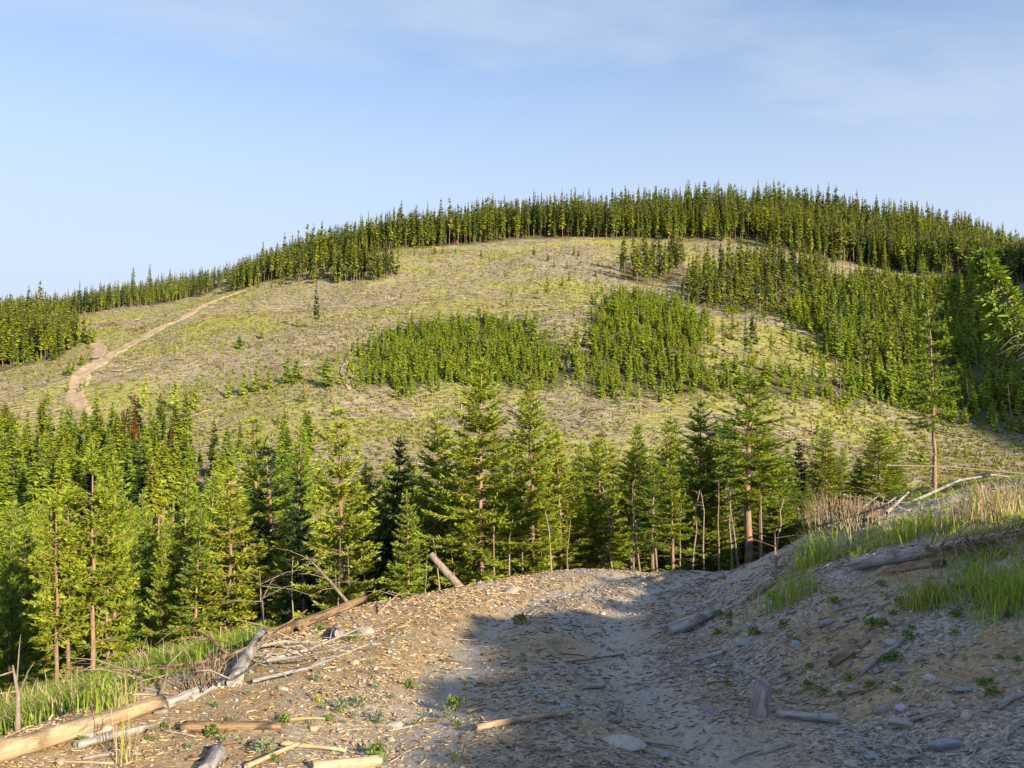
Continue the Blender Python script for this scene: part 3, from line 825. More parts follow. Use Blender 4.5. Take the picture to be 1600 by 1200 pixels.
# --- the row of tall trees beyond the road edge: (kind, name, px, ytop, depth, width, variant, label)
ROW = [
 ("fir_warm", "fir_tree", 540, 640, 36, 1.0, 3, "tall yellow-green fir rising behind the road edge, left of the dark spruce"),
 ("spruce", "spruce_tree", 612, 685, 40, 1.0, 0, "dark blue-green spruce between two tall yellow firs"),
 ("fir_green", "fir_tree", 640, 770, 32, .95, 0, "short bright green fir in front of the dark spruce"),
 ("fir_warm", "fir_tree", 686, 642, 38, 1.0, 0, "yellow-green fir touching the left side of the tallest fir"),
 ("fir_warm", "fir_tree", 752, 562, 34, .98, 1, "tallest broad yellow fir in the middle of the roadside row"),
 ("fir_warm", "fir_tree", 833, 588, 34, .85, 2, "tall slim yellow fir with long clean trunk just right of the tallest fir"),
 ("fir_warm", "fir_tree", 878, 690, 36, .9, 3, "yellow-green fir with slanting thin trunks at the top of the road"),
 ("fir_warm", "fir_tree", 940, 678, 36, .85, 2, "small-crowned fir with bare lower trunk above the road crest"),
 ("fir_green", "fir_tree", 985, 664, 38, .9, 2, "green fir with leaning trunk above the middle of the road crest"),
 ("pine", "pine_tree", 1018, 720, 33, .9, 1, "short thin pine with pale trunk right of the leaning-trunk fir"),
 ("pine", "pine_tree", 1050, 730, 33, .9, 0, "little yellow-green pine close to the road crest"),
 ("fir_green", "fir_tree", 1034, 655, 42, .8, 1, "dark green fir standing behind the two little pines"),
 ("fir_green", "fir_tree", 1090, 628, 38, .85, 3, "full green fir above the right end of the road crest"),
 ("fir_green", "fir_tree", 1130, 655, 40, .8, 2, "narrow green fir squeezed between the full fir and the tall pine"),
 ("pine", "pine_tree", 1166, 585, 36, 1.15, 1, "tall pine with orange-lit trunk above the right end of the road"),
 ("fir_green", "fir_tree", 1203, 662, 40, .8, 0, "green fir just right of the tall orange-trunked pine"),
 ("spruce", "spruce_tree", 1246, 690, 45, .8, 1, "narrow dark spruce behind the grassy bank"),
 ("fir_warm", "fir_tree", 1290, 664, 44, .95, 0, "yellow-topped fir behind the dry pink brush on the bank"),
 ("fir_green", "fir_tree", 1264, 752, 36, .9, 0, "very small fir in front of the narrow dark spruce"),
 ("fir_green", "fir_tree", 1372, 660, 45, 1.25, 3, "broad dense green fir at the right end of the roadside row"),
 ("fir_green", "fir_tree", 1338, 715, 46, .9, 1, "low fir filling the gap left of the broad dense fir"),
 ("fir_green", "fir_tree", 1400, 700, 47, 1.0, 0, "small fir leaning against the right side of the broad dense fir"),
 # left-hand group, standing below the road
 ("pine", "pine_tree", 96, 772, 31, 1.0, 2, "thin-trunked pine, first of the close pair above the tall grass"),
 ("pine", "pine_tree", 113, 766, 32, 1.0, 2, "thin-trunked pine, second of the close pair above the tall grass"),
 ("pine", "pine_tree", 152, 708, 32, 1.1, 2, "tall pine with long bare orange trunk above the tall grass"),
 ("bare_side", "fir_tree", 184, 722, 41, 1.2, 0, "bright green fir with orange trunk and long branches above the tall grass"),
 ("fir_green", "fir_tree", 38, 795, 42, 1.1, 1, "dim green fir near the left edge above the tall grass"),
 ("fir_green", "fir_tree", -8, 780, 45, 1.1, 0, "half-hidden fir cut by the left edge of the view"),
 ("fir_green", "fir_tree", 284, 752, 41, 1.25, 3, "broad shadowed fir right of the bright long-branched fir"),
 ("fir_green", "fir_tree", 322, 742, 45, .95, 2, "narrow fir between the broad shadowed fir and the bright one"),
 ("fir_warm", "fir_tree", 360, 736, 39, 1.1, 0, "bright yellow-green fir behind the tall dead sapling"),
 ("spruce", "spruce_tree", 430, 690, 43, 1.15, 1, "large dark spruce behind the long fallen log"),
 ("spruce", "spruce_tree", 481, 745, 38, .95, 0, "black-green spruce just left of the first tall yellow fir"),
 ("fir_warm", "fir_tree", 405, 655, 62, 1.0, 3, "pale pointed fir rising behind the large dark spruce"),
 ("fir_green", "fir_tree", 462, 668, 66, 1.0, 2, "small far fir seen above the black-green spruce"),
 ("fir_green", "fir_tree", 238, 800, 47, 1.0, 0, "dark fir in the shade behind the bright long-branched fir"),
 ("fir_warm", "fir_tree", 575, 735, 40, .8, 3, "slim fir hugging the right flank of the first tall yellow fir"),
 ("fir_green", "fir_tree", 712, 700, 37, .9, 2, "fir filling the gap at the foot of the tallest fir"),
 ("fir_green", "fir_tree", 795, 672, 38, .8, 1, "green fir between the tallest fir and the slim one"),
 ("fir_warm", "fir_tree", 905, 742, 38, .7, 3, "small yellow fir right of the slanting thin trunks"),
 ("fir_green", "fir_tree", 20, 835, 40, 0.9, 0, "narrow dull fir tucked in at the left edge"),
 ("fir_warm", "fir_tree", 58, 805, 45, 0.8, 2, "thin yellowish fir right of the dim green fir"),
 ("fir_green", "fir_tree", 132, 800, 45, 0.8, 2, "thin fir between the pine pair and the long bare trunk"),
 ("fir_warm", "fir_tree", 206, 788, 46, 0.8, 2, "thin yellowish fir right of the long-branched fir"),
 ("fir_green", "fir_tree", 226, 770, 49, 0.85, 0, "pointed slim fir set back right of the long-branched fir"),
 ("fir_warm", "fir_tree", 256, 822, 40, 0.85, 3, "low yellow-green fir left of the broad shadowed fir"),
 ("fir_green", "fir_tree", 303, 800, 38, 0.85, 2, "low slim fir in front of the broad shadowed fir"),
 ("spruce", "spruce_tree", 340, 785, 46, 0.85, 0, "dark slim spruce left of the bright fir"),
 ("fir_green", "fir_tree", 388, 772, 45, 0.85, 2, "slim fir between the bright fir and the large dark spruce"),
 ("fir_warm", "fir_tree", 456, 784, 39, 0.85, 3, "small yellowish fir between the two dark spruces"),
 ("fir_warm", "fir_tree", 1000, 690, 41, 0.85, 1, "yellowish fir just right of the leaning-trunk fir"),
 ("fir_green", "fir_tree", 1050, 690, 42, 0.85, 3, "full low fir behind the little crest pine"),
 ("fir_green", "fir_tree", 890, 720, 40, 0.85, 1, "low full fir by the slanting thin trunks, right side"),
 ("fir_green", "fir_tree", 1215, 720, 40, 0.85, 3, "low full fir left of the narrow dark spruce"),
 ("pine", "pine_tree", 174, 745, 33, .95, 0, "pine with slightly bent orange trunk in front of the bright long-branched fir"),
 ("fir_warm", "fir_tree", 862, 655, 43, .75, 0, "narrow pointed fir behind the slanting thin trunks"),
 ("fir_green", "fir_tree", 916, 692, 42, .8, 0, "small fir just left of the small-crowned fir, set back"),
 ("fir_warm", "fir_tree", 962, 700, 40, .75, 3, "little fir between the small-crowned fir and the leaning-trunk fir"),
 ("fir_green", "fir_tree", 1066, 662, 44, .8, 0, "slim fir just left of the full green fir at the crest"),
 ("fir_warm", "fir_tree", 1112, 690, 38, .75, 2, "yellowish fir in front of the narrow squeezed fir"),
 ("fir_green", "fir_tree", 1148, 655, 43, .8, 0, "fir half hidden behind the tall orange-trunked pine, left side"),
 ("pine", "pine_tree", 1186, 668, 36, .9, 0, "short pine touching the tall orange-trunked pine on its right"),
 ("fir_green", "fir_tree", 1226, 700, 42, .85, 1, "fir between the tall orange-trunked pine and the narrow dark spruce"),
 ("fir_green", "fir_tree", 1316, 700, 48, .9, 2, "small set-back fir right of the yellow-topped fir"),
 ("fir_green", "fir_tree", 66, 840, 48, 1.0, 3, "shaded bushy fir behind the close pair of pines"),
 ("fir_green", "fir_tree", 520, 800, 42, 1.0, 0, "shaded fir at the foot of the first tall yellow fir"),
]
MARKS = [(0, "fir at the left edge"), (38, "dim green fir"), (100, "pair of thin-trunked pines"), (152, "long bare orange trunk"), (190, "bright long-branched fir"), (284, "broad shadowed fir"), (360, "bright fir by the dead sapling"),
         (430, "large dark spruce"), (481, "black-green spruce"), (540, "first tall yellow fir"), (612, "dark blue-green spruce"), (686, "left neighbour of the tallest fir"), (752, "tallest broad fir"), (833, "slim tall fir"), (878, "slanting thin trunks"),
         (940, "small-crowned fir"), (985, "leaning-trunk fir"), (1018, "short thin pine"), (1050, "little pine at the crest"), (1090, "full green fir at the crest"), (1130, "narrow squeezed fir"), (1166, "tall orange-trunked pine"), (1203, "green fir beside that tall pine"),
         (1246, "narrow dark spruce"), (1290, "yellow-topped fir"), (1338, "low gap-filling fir"), (1372, "broad dense fir")]
def mark(px):
    m = min(MARKS, key=lambda q: abs(q[0] - px))
    return ("left of the " if px < m[0] - 8 else "right of the " if px > m[0] + 8 else "behind the ") + m[1]
for v, nm, px, yt, Y, wd, ix, lab in ROW:
    tree_px(nm, v, px, yt, Y, wd * (1.38 if px > 860 else .74 if px < 300 else 1.05), lab, "conifers in the roadside row", idx=ix, rot=random.uniform(-.3, .3) if v != "spruce" else None)

# understorey firs filling the dark base of the row
for k in range(96):
    if k < 40: px, Y, yt = random.uniform(-40, 640), random.uniform(44, 60), random.uniform(780, 880)
    else: px, Y, yt = random.uniform(560, 1260), random.uniform(40, 56), random.uniform(715, 800)
    if k > 84: px, Y, yt = random.uniform(1240, 1430), random.uniform(47, 56), random.uniform(715, 745)
    kd = random.choice(["fir_green", "spruce", "fir_green", "fir_warm"])
    tree_px("spruce_tree" if kd == "spruce" else "fir_tree", kd, px, yt, Y, random.uniform(1.0, 1.35), "%s deep in the row, %s" % ({"spruce": "dark shaded spruce", "fir_warm": "yellowish shaded fir", "fir_green": "green shaded fir"}[kd], mark(px)), "shaded firs behind the roadside row")

# thin poles and saplings, dead or nearly so, along the front of the row
POLES = [(700, 838, 33, -6), (716, 850, 34, 3), (772, 800, 33, 2), (790, 812, 33, 4), (803, 790, 35, -5), (812, 778, 34, -7), (870, 800, 33, -9), (884, 810, 35, 3), (925, 790, 36, -12), (962, 760, 35, -4), (990, 770, 33, -9), (1004, 752, 35, 5),
         (1028, 748, 34, -3), (1060, 770, 36, 8), (1076, 765, 34, -5), (1100, 770, 33, -10), (1122, 748, 34, -3), (1143, 760, 35, 2), (1158, 745, 34, -6), (1190, 770, 34, 6), (1208, 778, 34, -8), (560, 850, 35, 4), (532, 842, 35, 0), (586, 862, 34, -3), (470, 870, 36, 3), (655, 860, 33, 4)]
for k, (px, yt, Y, tl) in enumerate(POLES):
    p = on_ray(px, yt, Y); gz = hz(p.x, p.y)
    s = obj("dead_sapling", SNAGS[k % 3], None, (p.x, p.y, gz))
    s.scale = (.55, .55, max(p.z - gz, 2) / 9.0); s.rotation_euler = (R(random.gauss(0, 3)), R(tl), random.uniform(0, 6.28))
    tag(s, "thin bare pole standing %s" % mark(px).replace("behind the", "in front of the"), "dead tree", "bare poles along the roadside row")

# --- lone leaning pine and the bent tree on the right
tree_px("pine_tree", "ragged", 1456, 474, 28, 1.0, "lone crooked slender pine standing on the bank, right of the row", idx=0, tilt=(0, R(-3.0)), rot=1.2)

# the small tree bent over from the right edge: trunk rises from the bank to the right and leans back into view
def bent_tree():
    Y = 20.0
    tip, mid_, low = on_ray(1536, 392, Y), on_ray(1600, 512, Y - .4), on_ray(1735, 700, Y - 1.0)
    foot = on_ray(1815, 800, Y - 1.5); foot.z = hz(foot.x, foot.y) - .2
    root = empty("leaning_tree", foot)
    V, Fq = [], []
    path = [foot, low, mid_, on_ray(1562, 448, Y - .1), tip]
    loc = [p - foot for p in path]
    tube(loc, [.12, .095, .065, .04, .012], 8, V, Fq)
    rd = random.Random(5)
    CV, CT, CC, BV, BF = [], [], [], [], []
    def along(s):
        f = s * (len(loc) - 1); i = min(int(f), len(loc) - 2); return loc[i].lerp(loc[i + 1], f - i)
    for k in range(190):
        s = 0.40 + 0.60 * (k / 190) ** 0.8
        p = along(min(s, .999))
        a = rd.uniform(0, 6.283)
        ln = (0.22 + 1.0 * (1 - s) ** .7) * rd.uniform(.5, 1.1)
        d = Vector((math.cos(a) * .9 - .35, math.sin(a) * .7, rd.uniform(-.35, .35))).normalized()
        if d.x > 0.25: ln *= .45
        q = p + d * ln * .55 + Vector((0, 0, -.08 * ln)); e = p + d * ln + Vector((0, 0, -.38 * ln))
        tube([p, q, e], [.016, .010, .003], 3, BV, BF)
        if s < 0.5 and rd.random() < .7: continue
        for t in range(int(8 + ln * 26)):
            u = rd.uniform(.2, 1); b = p.lerp(q, u * 1.8) if u < .55 else q.lerp(e, (u - .55) / .45)
            col = rd.uniform(.7, 1.25)
            f = (d + Vector((rd.gauss(0, .5), rd.gauss(0, .5), rd.gauss(-.1, .35)))).normalized()
            sd = f.cross(Vector((rd.gauss(0, 1), rd.gauss(0, 1), rd.gauss(0, 1)))).normalized() * .028
            l2 = rd.uniform(.12, .26); n = len(CV)
            CV.extend([tuple(b - sd * .4), tuple(b + f * l2 * .5 + sd), tuple(b + f * l2), tuple(b + f * l2 * .5 - sd)])
            CT.append((n, n + 1, n + 2, n + 3)); CC.extend([(col, col, col * .9)] * 4)
    obj("trunk", make_mesh("leaning_trunk", V, np.array(Fq), [M["snag"]], smooth_shade=True), root)
    n = len(CV)
    obj("crown", make_mesh("leaning_crown", np.array(CV + BV), np.vstack([np.array(CT), np.array(BF) + n]), [M["mid"], M["snag"]], mat_idx=[0] * len(CT) + [1] * len(BF),
        colors=np.vstack([np.array(CC), np.ones((len(BV), 3))])), root)
    tag(root, "bright green conifer with bare pale trunk leaning in from the right edge", "tree")
bent_tree()

# unseen saplings put on the bank right of the frame to shade the road
for k, (x, y, h) in enumerate([(11.9, 9.6, 1.6), (12.6, 11.2, 1.5), (13.2, 12.8, 1.6)]):
    put_tree("fir_tree", "fir_green", x, y, h, 1.75, "young fir on the top of the cut bank beside the road", "young firs along the cut bank", idx=k % 4)

# ------------------------------------------------------------------ individual trees of the valley wood on the left
GRP_VAL = "trees of the valley wood"
def shade_word(var, i):
    nm = VAR[var][i][1].materials[0].name
    return "dark green" if "dark" in nm else "yellow-green" if "warm" in nm else "bright green" if "young" in nm else "olive-green" if "forest" in nm else "mid-green"
def tall_word(h, lo, hi): return "short" if h < lo + (hi - lo) * .3 else "tall" if h > lo + (hi - lo) * .7 else "middling"
def pos(x, y, z=None):
    u, v = project([[x, y, hz(x, y) if z is None else z]]); return float(u[0]), float(v[0])
def scatter_px(n, x0, x1, Y0, Y1, min_d, seed):
    """Loose spots in plan over a sector of the view."""
    rd = random.Random(seed); out = []
    tries = 0
    while len(out) < n and tries < n * 60:
        tries += 1
        px = rd.uniform(x0, x1); Y = math.sqrt(rd.uniform(Y0 * Y0, Y1 * Y1))
        x = (px - 800) / F_PX * Y
        if all((x - a) ** 2 + (Y - b) ** 2 > min_d ** 2 for a, b in out):
            out.append((x, Y))
    return out
for (x, y) in scatter_px(125, -40, 300, 92, 150, 2.4, 3):
    h = random.uniform(10.5, 15.0)
    if 130 < y: h *= .85
    i = random.choice([0, 1, 2, 0, 3, 5, 5, 4]); u = pos(x, y)[0]
    put_tree("pine_tree" if i in (2, 3) else "conifer_tree", "mid", x, y, h, random.uniform(.95, 1.25), "%s %s conifer, %s of valley wood, %s" % (tall_word(h, 9, 15), shade_word("mid", i), "front" if y < 110 else "middle" if y < 130 else "back",
             "by the left edge" if u < 40 else "left of the track's foot" if u < 115 else "below the track's foot" if u < 190 else "below the rust-red trees"), GRP_VAL, idx=i)
for (x, y) in scatter_px(34, 290, 500, 92, 135, 3.0, 4):
    i = random.randrange(6); h = random.uniform(7.5, 12.5); u = pos(x, y)[0]
    put_tree("conifer_tree", "mid", x, y, h, random.uniform(.9, 1.1), "%s %s conifer at valley wood's ragged end, %s" % (tall_word(h, 7.5, 12.5), shade_word("mid", i), "next to the dense part" if u < 360 else "halfway along" if u < 430 else "at the very tip"), GRP_VAL, idx=i)
for (x, y) in scatter_px(46, -40, 480, 60, 88, 2.4, 6):
    vv = random.choice(["fir_green", "fir_warm", "fir_green"]); i = random.randrange(4); h = random.uniform(5.5, 9.0); u = pos(x, y)[0]
    put_tree("fir_tree", vv, x, y, h, random.uniform(.95, 1.25), "%s %s fir between row and wood, behind the %s" % (tall_word(h, 5.5, 9), shade_word(vv, i), "dim green fir" if u < 70 else "pair of pines" if u < 130 else "orange trunks" if u < 215 else "broad shadowed fir" if u < 310 else "bright fir" if u < 395 else "large dark spruce"), GRP_VAL, idx=i)
for px, yt, Y, w, lab in [(212, 616, 128, .8, "rust-red dead conifer at the top edge of the valley wood"), (192, 640, 126, .7, "smaller rust-brown dead conifer beside the rust-red one"),
                          (268, 655, 124, .8, "thin brown dead conifer right of the two rust-coloured ones")]:
    tree_px("dead_conifer", "mid_rust", px, yt, Y, w, lab, "dead red conifers")

# ------------------------------------------------------------------ individual trees on the hill
def spots_in(poly, n, min_d, seed, jitter=None):
    rd = np.random.default_rng(seed); P = np.array(poly)
    lo, hi = P.min(0), P.max(0); out = []
    pts = rd.uniform(lo, hi, (n * 40, 2)); ok = in_poly(pts[:, 0], pts[:, 1], poly)
    for p in pts[ok]:
        if len(out) >= n: break
        if not out or (np.hypot(*(np.array(out) - p).T) > min_d).all(): out.append(p)
    return np.array(out)
def lone(px, ybase, h_px, var="far", wide=1.0, name="fir_tree", label="", idx=None, group=None):
    p = at(px, ybase, 90)
    if p is None: return
    return put_tree(name, var, p.x, p.y, h_px / F_PX * p.y, wide, label, group, idx=idx)

for k in range(62):
    px = random.uniform(446, 622); p = at(px, random.uniform(429, 444) - 8 * max(0, (px - 560) / 60), 150)
    if p is None or p.y > 385: continue
    i = random.randrange(6); h = random.uniform(10, 15)
    put_tree("pine_tree", "far", p.x, p.y, h, random.uniform(.7, 1.0), "%s %s conifer %s of the island of trees above the track" % (tall_word(h, 10, 15), shade_word("far", i), "on the left side" if px < 500 else "in the middle" if px < 560 else "on the right side"), "island of trees above the track", idx=i)
for x, y in spots_in(PW["b"], 34, 2.2, 2):
    i = random.randrange(6); h = random.uniform(11, 15); u = pos(x, y)[0]
    put_tree("pine_tree", "far", x, y, h, random.uniform(.75, 1.05), "%s %s conifer %s of the compact clump high on the clearing" % (tall_word(h, 11, 15), shade_word("far", i), "on the left side" if u < 1000 else "in the middle" if u < 1035 else "on the right side"), "compact clump on the upper clearing", idx=i)
for x, y in spots_in(PW["c"], 60, 2.6, 3):
    i = random.randrange(6); h = random.uniform(11, 16); u = pos(x, y)[0]
    put_tree("conifer_tree", "far", x, y, h, random.uniform(.75, 1.05), "%s %s conifer %s of the open stand below the compact clump" % (tall_word(h, 11, 16), shade_word("far", i), "on the left side" if u < 1140 else "in the middle" if u < 1210 else "on the right side"), "open stand on the right of the clearing", idx=i)
for px, yb, hp, lab in [(182, 470, 52, "tall skyline conifer, first of three standing above the left ridge"), (207, 468, 52, "tall skyline conifer, middle one of three above the left ridge"),
                        (233, 464, 52, "tall skyline conifer, last of three standing above the left ridge"), (22, 494, 58, "tall pointed skyline conifer at the far left"), (61, 492, 56, "tall narrow skyline conifer right of the far left one"),
                        (494, 513, 72, "thin lone conifer standing in the slash below the island of trees"), (122, 540, 50, "thin pale-stemmed conifer at the edge of the left thicket beside the track"),
                        (855, 470, 42, "small solitary conifer in the middle of the upper clearing"), (1175, 540, 62, "solitary thin conifer below the open stand"), (1205, 560, 48, "dark bushy conifer on the bare slope under the open stand"),
                        (1166, 560, 70, "slender ragged conifer alone on the bare right slope"), (1130, 470, 85, "very tall narrow conifer at the left end of the open stand"), (905, 515, 26, "little dark conifer beside the gap between the two thickets"),
                        (1345, 520, 70, "tall bare-stemmed conifer above the right thicket"), (1357, 560, 80, "tall thin conifer standing out of the right thicket"), (1420, 560, 76, "tall conifer near the shaded edge of the right thicket"),
                        (1405, 550, 64, "pale-stemmed conifer in the right thicket"), (1290, 465, 66, "tall conifer at the right end of the open stand"), (1380, 480, 74, "tall conifer halfway up the right thicket"),
                        (1330, 470, 70, "tall conifer at the upper tip of the right thicket"), (1440, 480, 80, "tall dusky conifer in the shaded upper thicket")]:
    lone(px, yb, hp, label=lab, wide=random.uniform(.7, .95), group="single conifers on the hill")
for px, yb, hp, w, lab in [(512, 606, 46, 1.9, "big round dark bush-like conifer beside the faint side track"), (448, 600, 46, 1.3, "bushy young conifer left of the big round one"), (462, 598, 38, 1.3, "shorter bushy conifer touching the left side bush"),
                           (400, 612, 44, 1.0, "young conifer in the loose row on the lower left slope"), (380, 618, 48, .9, "thin young conifer in the loose row on the lower left slope"), (358, 622, 40, .9, "small young conifer at the left end of the loose row"),
                           (420, 608, 36, 1.1, "low young conifer at the right end of the loose row"), (305, 640, 40, .7, "pale thin young conifer above the valley wood"), (274, 640, 58, .6, "tall pale thin young conifer above the valley wood"),
                           (225, 640, 62, .6, "wispy tall young conifer beside the foot of the dirt track"), (1150, 600, 44, 1.2, "dark bushy young conifer right of the second thicket"), (1195, 606, 40, 1.3, "round bushy young conifer on the lower right slope"),
                           (1225, 604, 36, 1.1, "bushy young conifer at the right of the lower slope group")]:
    lone(px, yb, hp, var="young", wide=w, label=lab, name="young_fir_tree", group="young conifers on the slope")

# dead poles left standing on the cutover
for k in range(40):
    px, py = random.uniform(230, 1330), random.uniform(425, 690)
    p = at(px, py, 100)
    if p is None or p.y > 350: continue
    s = obj("dead_snag", SNAGS[k % 3], None, (p.x, p.y, p.z))
    hgt = random.uniform(3.0, 8.0) / 9.0
    s.scale = (.8, .8, hgt); s.rotation_euler = (R(random.uniform(-6, 6)), R(random.uniform(-6, 6)), random.uniform(0, 6.28))
    tag(s, "%s bare dead pole on the %s" % ("tall" if hgt > .68 else "short" if hgt < .48 else "medium", ("slope beside the dirt track" if px < 330 else "slope left of the middle thicket" if px < 560 else "slope above the middle thicket" if px < 900 else "slope left of the compact clump" if px < 1060 else "slope under the open stand") if py < 540 else
        ("slope above the valley wood" if px < 420 else "slope below the side track" if px < 560 else "slope below the middle thicket" if px < 780 else "slope below the gap of the thickets" if px < 1000 else "slope below the second thicket" if px < 1130 else "lower right slope")), "dead tree", "dead poles on the logged slope")
for px, y0, y1, lab in [(1582, 670, 598, "pale bent dead pole on the shaded slope by the right edge"), (1270, 680, 622, "thin leaning dead pole low on the right slope"), (1515, 640, 590, "straight grey dead pole against the shaded wood")]:
    p = at(px, y0, 100); s = obj("dead_snag", SNAGS[1], None, (p.x, p.y, p.z))
    s.scale = (1, 1, (y0 - y1) / F_PX * p.y / 9.0); s.rotation_euler = (0, R(-7), 0.4)
    tag(s, lab, "dead tree")

# ------------------------------------------------------------------ forests that read as one mass: instanced trees on points
def forest(name, pts, heights, widths, protos, label, cat):
    """One object: trees stand on its points through geometry nodes."""
    n = len(pts)
    P = np.array([(x, y, 0) for x, y in pts], float); P[:, 2] = height(P[:, 0], P[:, 1]) - 0.15
    me = bpy.data.meshes.new(name); me.vertices.add(n); me.vertices.foreach_set("co", P.astype(np.float32).ravel())
    rd = np.random.default_rng(len(pts))
    sc = np.stack([heights * widths, heights * widths, heights], -1).astype(np.float32)
    a = me.attributes.new("tree_scale", 'FLOAT_VECTOR', 'POINT'); a.data.foreach_set("vector", sc.ravel())
    rt = np.stack([rd.normal(0, .02, n), rd.normal(0, .02, n), rd.uniform(0, 6.283, n)], -1).astype(np.float32)
    a = me.attributes.new("tree_turn", 'FLOAT_VECTOR', 'POINT'); a.data.foreach_set("vector", rt.ravel())
    a = me.attributes.new("tree_kind", 'INT', 'POINT'); a.data.foreach_set("value", rd.integers(0, len(protos), n).astype(np.int32))
    o = obj(name, me)
    ng = bpy.data.node_groups.new(name + "_nodes", 'GeometryNodeTree')
    ng.interface.new_socket("Geometry", in_out='INPUT', socket_type='NodeSocketGeometry')
    ng.interface.new_socket("Geometry", in_out='OUTPUT', socket_type='NodeSocketGeometry')
    N, L = ng.nodes, ng.links
    gi, go = N.new("NodeGroupInput"), N.new("NodeGroupOutput")
    g2i = N.new("GeometryNodeGeometryToInstance")
    for pm in reversed(protos):
        po = bpy.data.objects.new("forest_tree", pm)
        oi = N.new("GeometryNodeObjectInfo"); oi.inputs["Object"].default_value = po; oi.inputs["As Instance"].default_value = False
        L.new(oi.outputs["Geometry"], g2i.inputs[0])
    iop = N.new("GeometryNodeInstanceOnPoints"); iop.inputs["Pick Instance"].default_value = True
    L.new(gi.outputs[0], iop.inputs["Points"]); L.new(g2i.outputs[0], iop.inputs["Instance"])
    def named(attr, typ):
        q = N.new("GeometryNodeInputNamedAttribute"); q.data_type = typ; q.inputs["Name"].default_value = attr
        return q.outputs["Attribute"]
    L.new(named("tree_kind", 'INT'), iop.inputs["Instance Index"])
    L.new(named("tree_turn", 'FLOAT_VECTOR'), iop.inputs["Rotation"])
    L.new(named("tree_scale", 'FLOAT_VECTOR'), iop.inputs["Scale"])
    L.new(iop.outputs[0], go.inputs[0])
    md = o.modifiers.new("trees", 'NODES'); md.node_group = ng
    return tag(o, label, cat, kind="stuff")
FOREST_T = [joined_mesh("forest_conifer", M[l], M["far_bark"], **dict(k, H=16))[0] for l, k in FAR_P]
YOUNG_T = [joined_mesh("thicket_conifer", M[l], M["bark"], **k)[0] for l, k in YOUNG_P]

g = np.random.default_rng(9)
def grid_pts(x0, x1, y0, y1, step):
    X, Y = np.meshgrid(np.arange(x0, x1, step), np.arange(y0, y1, step))
    X = X + g.uniform(-.48, .48, X.shape) * step; Y = Y + g.uniform(-.48, .48, Y.shape) * step
    return np.stack([X.ravel(), Y.ravel()], -1)
# the forest along the ridge
q = grid_pts(-420, 420, 230, 520, 2.35)
edge = ridge_front(q[:, 0]) + 6.0 * fbm(q[:, 0] / 12, q[:, 0] * 0, 3, 81) + g.normal(0, 1.5, len(q))
q = q[(q[:, 1] > edge) & (q[:, 1] < edge + 130)]
deep = q[:, 1] - ridge_front(q[:, 0])
q = q[(g.random(len(q)) < np.where(deep < 45, .95, .55))]
u = q[:, 0] / q[:, 1]
q = q[(np.abs(u) < .78)]
hts = .46 + .58 * g.random(len(q)) ** .8 + (g.random(len(q)) < .06) * .24
hts = hts * (1 + .14 * fbm(q[:, 0] / 16, q[:, 1] / 16, 2, 83))
left_low = smooth(-95, -150, q[:, 0])
hts = hts * (1 - .42 * left_low) * np.where(left_low > .5, g.uniform(.85, 1.15, len(q)), 1)
forest("ridge_forest", q, hts * (1.02 + .06 * smooth(-140, -60, q[:, 0]) - .16 * smooth(150, 260, q[:, 0])), g.uniform(.62, .95, len(q)), FOREST_T, "dense conifer forest along the crest of the hill", "forest")
# thickets of young trees
def thicket(key, step, h0, h1, label, protos=YOUNG_T, keep=1.0, ref=7.0):
    P = np.array(PW[key]); lo, hi = P.min(0) - 8, P.max(0) + 8
    t = grid_pts(lo[0], hi[0], lo[1], hi[1], step)
    t = t[in_poly(t[:, 0] + g.normal(0, 1.6, len(t)) + 7 * fbm(t[:, 0] / 11, t[:, 1] / 11, 3, 7), t[:, 1] + g.normal(0, 2.2, len(t)) + 10 * fbm(t[:, 0] / 11, t[:, 1] / 11, 3, 8), PW[key])]
    dens = fbm(t[:, 0] / 9, t[:, 1] / 9, 3, 77)
    t = t[g.random(len(t)) < np.clip(keep - .12 + .9 * dens, .12, 1)]
    return t, (h0 + (h1 - h0) * g.random(len(t)) ** 1.8) * (1 + .35 * fbm(t[:, 0] / 12, t[:, 1] / 12, 2, 78)) / ref
def thicket_with_individuals(key, step, h0, h1, n_ind, label, ind_label, keep=1.0):
    t, h = thicket(key, step, h0, h1, label, keep=keep)
    size = h / t[:, 1]                       # those that show largest become trees of their own
    o = np.argsort(-size); ind, rest = o[:n_ind], o[n_ind:]
    mid_v = np.median([pos(t[i, 0], t[i, 1])[1] for i in ind])
    mid_u = np.median([pos(t[i, 0], t[i, 1])[0] for i in ind])
    for i in ind:
        k = random.randrange(4); u, v = pos(t[i, 0], t[i, 1])
        put_tree("young_fir_tree", "young", t[i, 0], t[i, 1], h[i] * 7.0, random.uniform(.85, 1.15), "%s %s young conifer %s, %s" % (tall_word(h[i] * 7, h0 * .8, h1 * 1.15), shade_word("young", k), ind_label,
                 ("upper " if v < mid_v else "lower ") + ("left" if u < mid_u else "right")), "young conifers of the thickets", idx=k)
    forest("young_thicket", t[rest], h[rest], g.uniform(.85, 1.15, len(rest)), YOUNG_T, label, "thicket")
thicket_with_individuals("y1", 1.5, 2.2, 5.2, 110, "rounded thicket of bright young conifers in the middle of the hill", "in the rounded middle thicket")
thicket_with_individuals("y2", 1.5, 2.4, 5.6, 100, "tall thicket of bright young conifers right of the middle", "in the thicket right of the gap")
thicket_with_individuals("y3", 1.9, 2.8, 7.0, 75, "broad dusky thicket of young conifers on the right slope", "in the broad dusky thicket", keep=.9)
t, h = thicket("y4", 2.6, 2.2, 5.0, "", keep=.75)
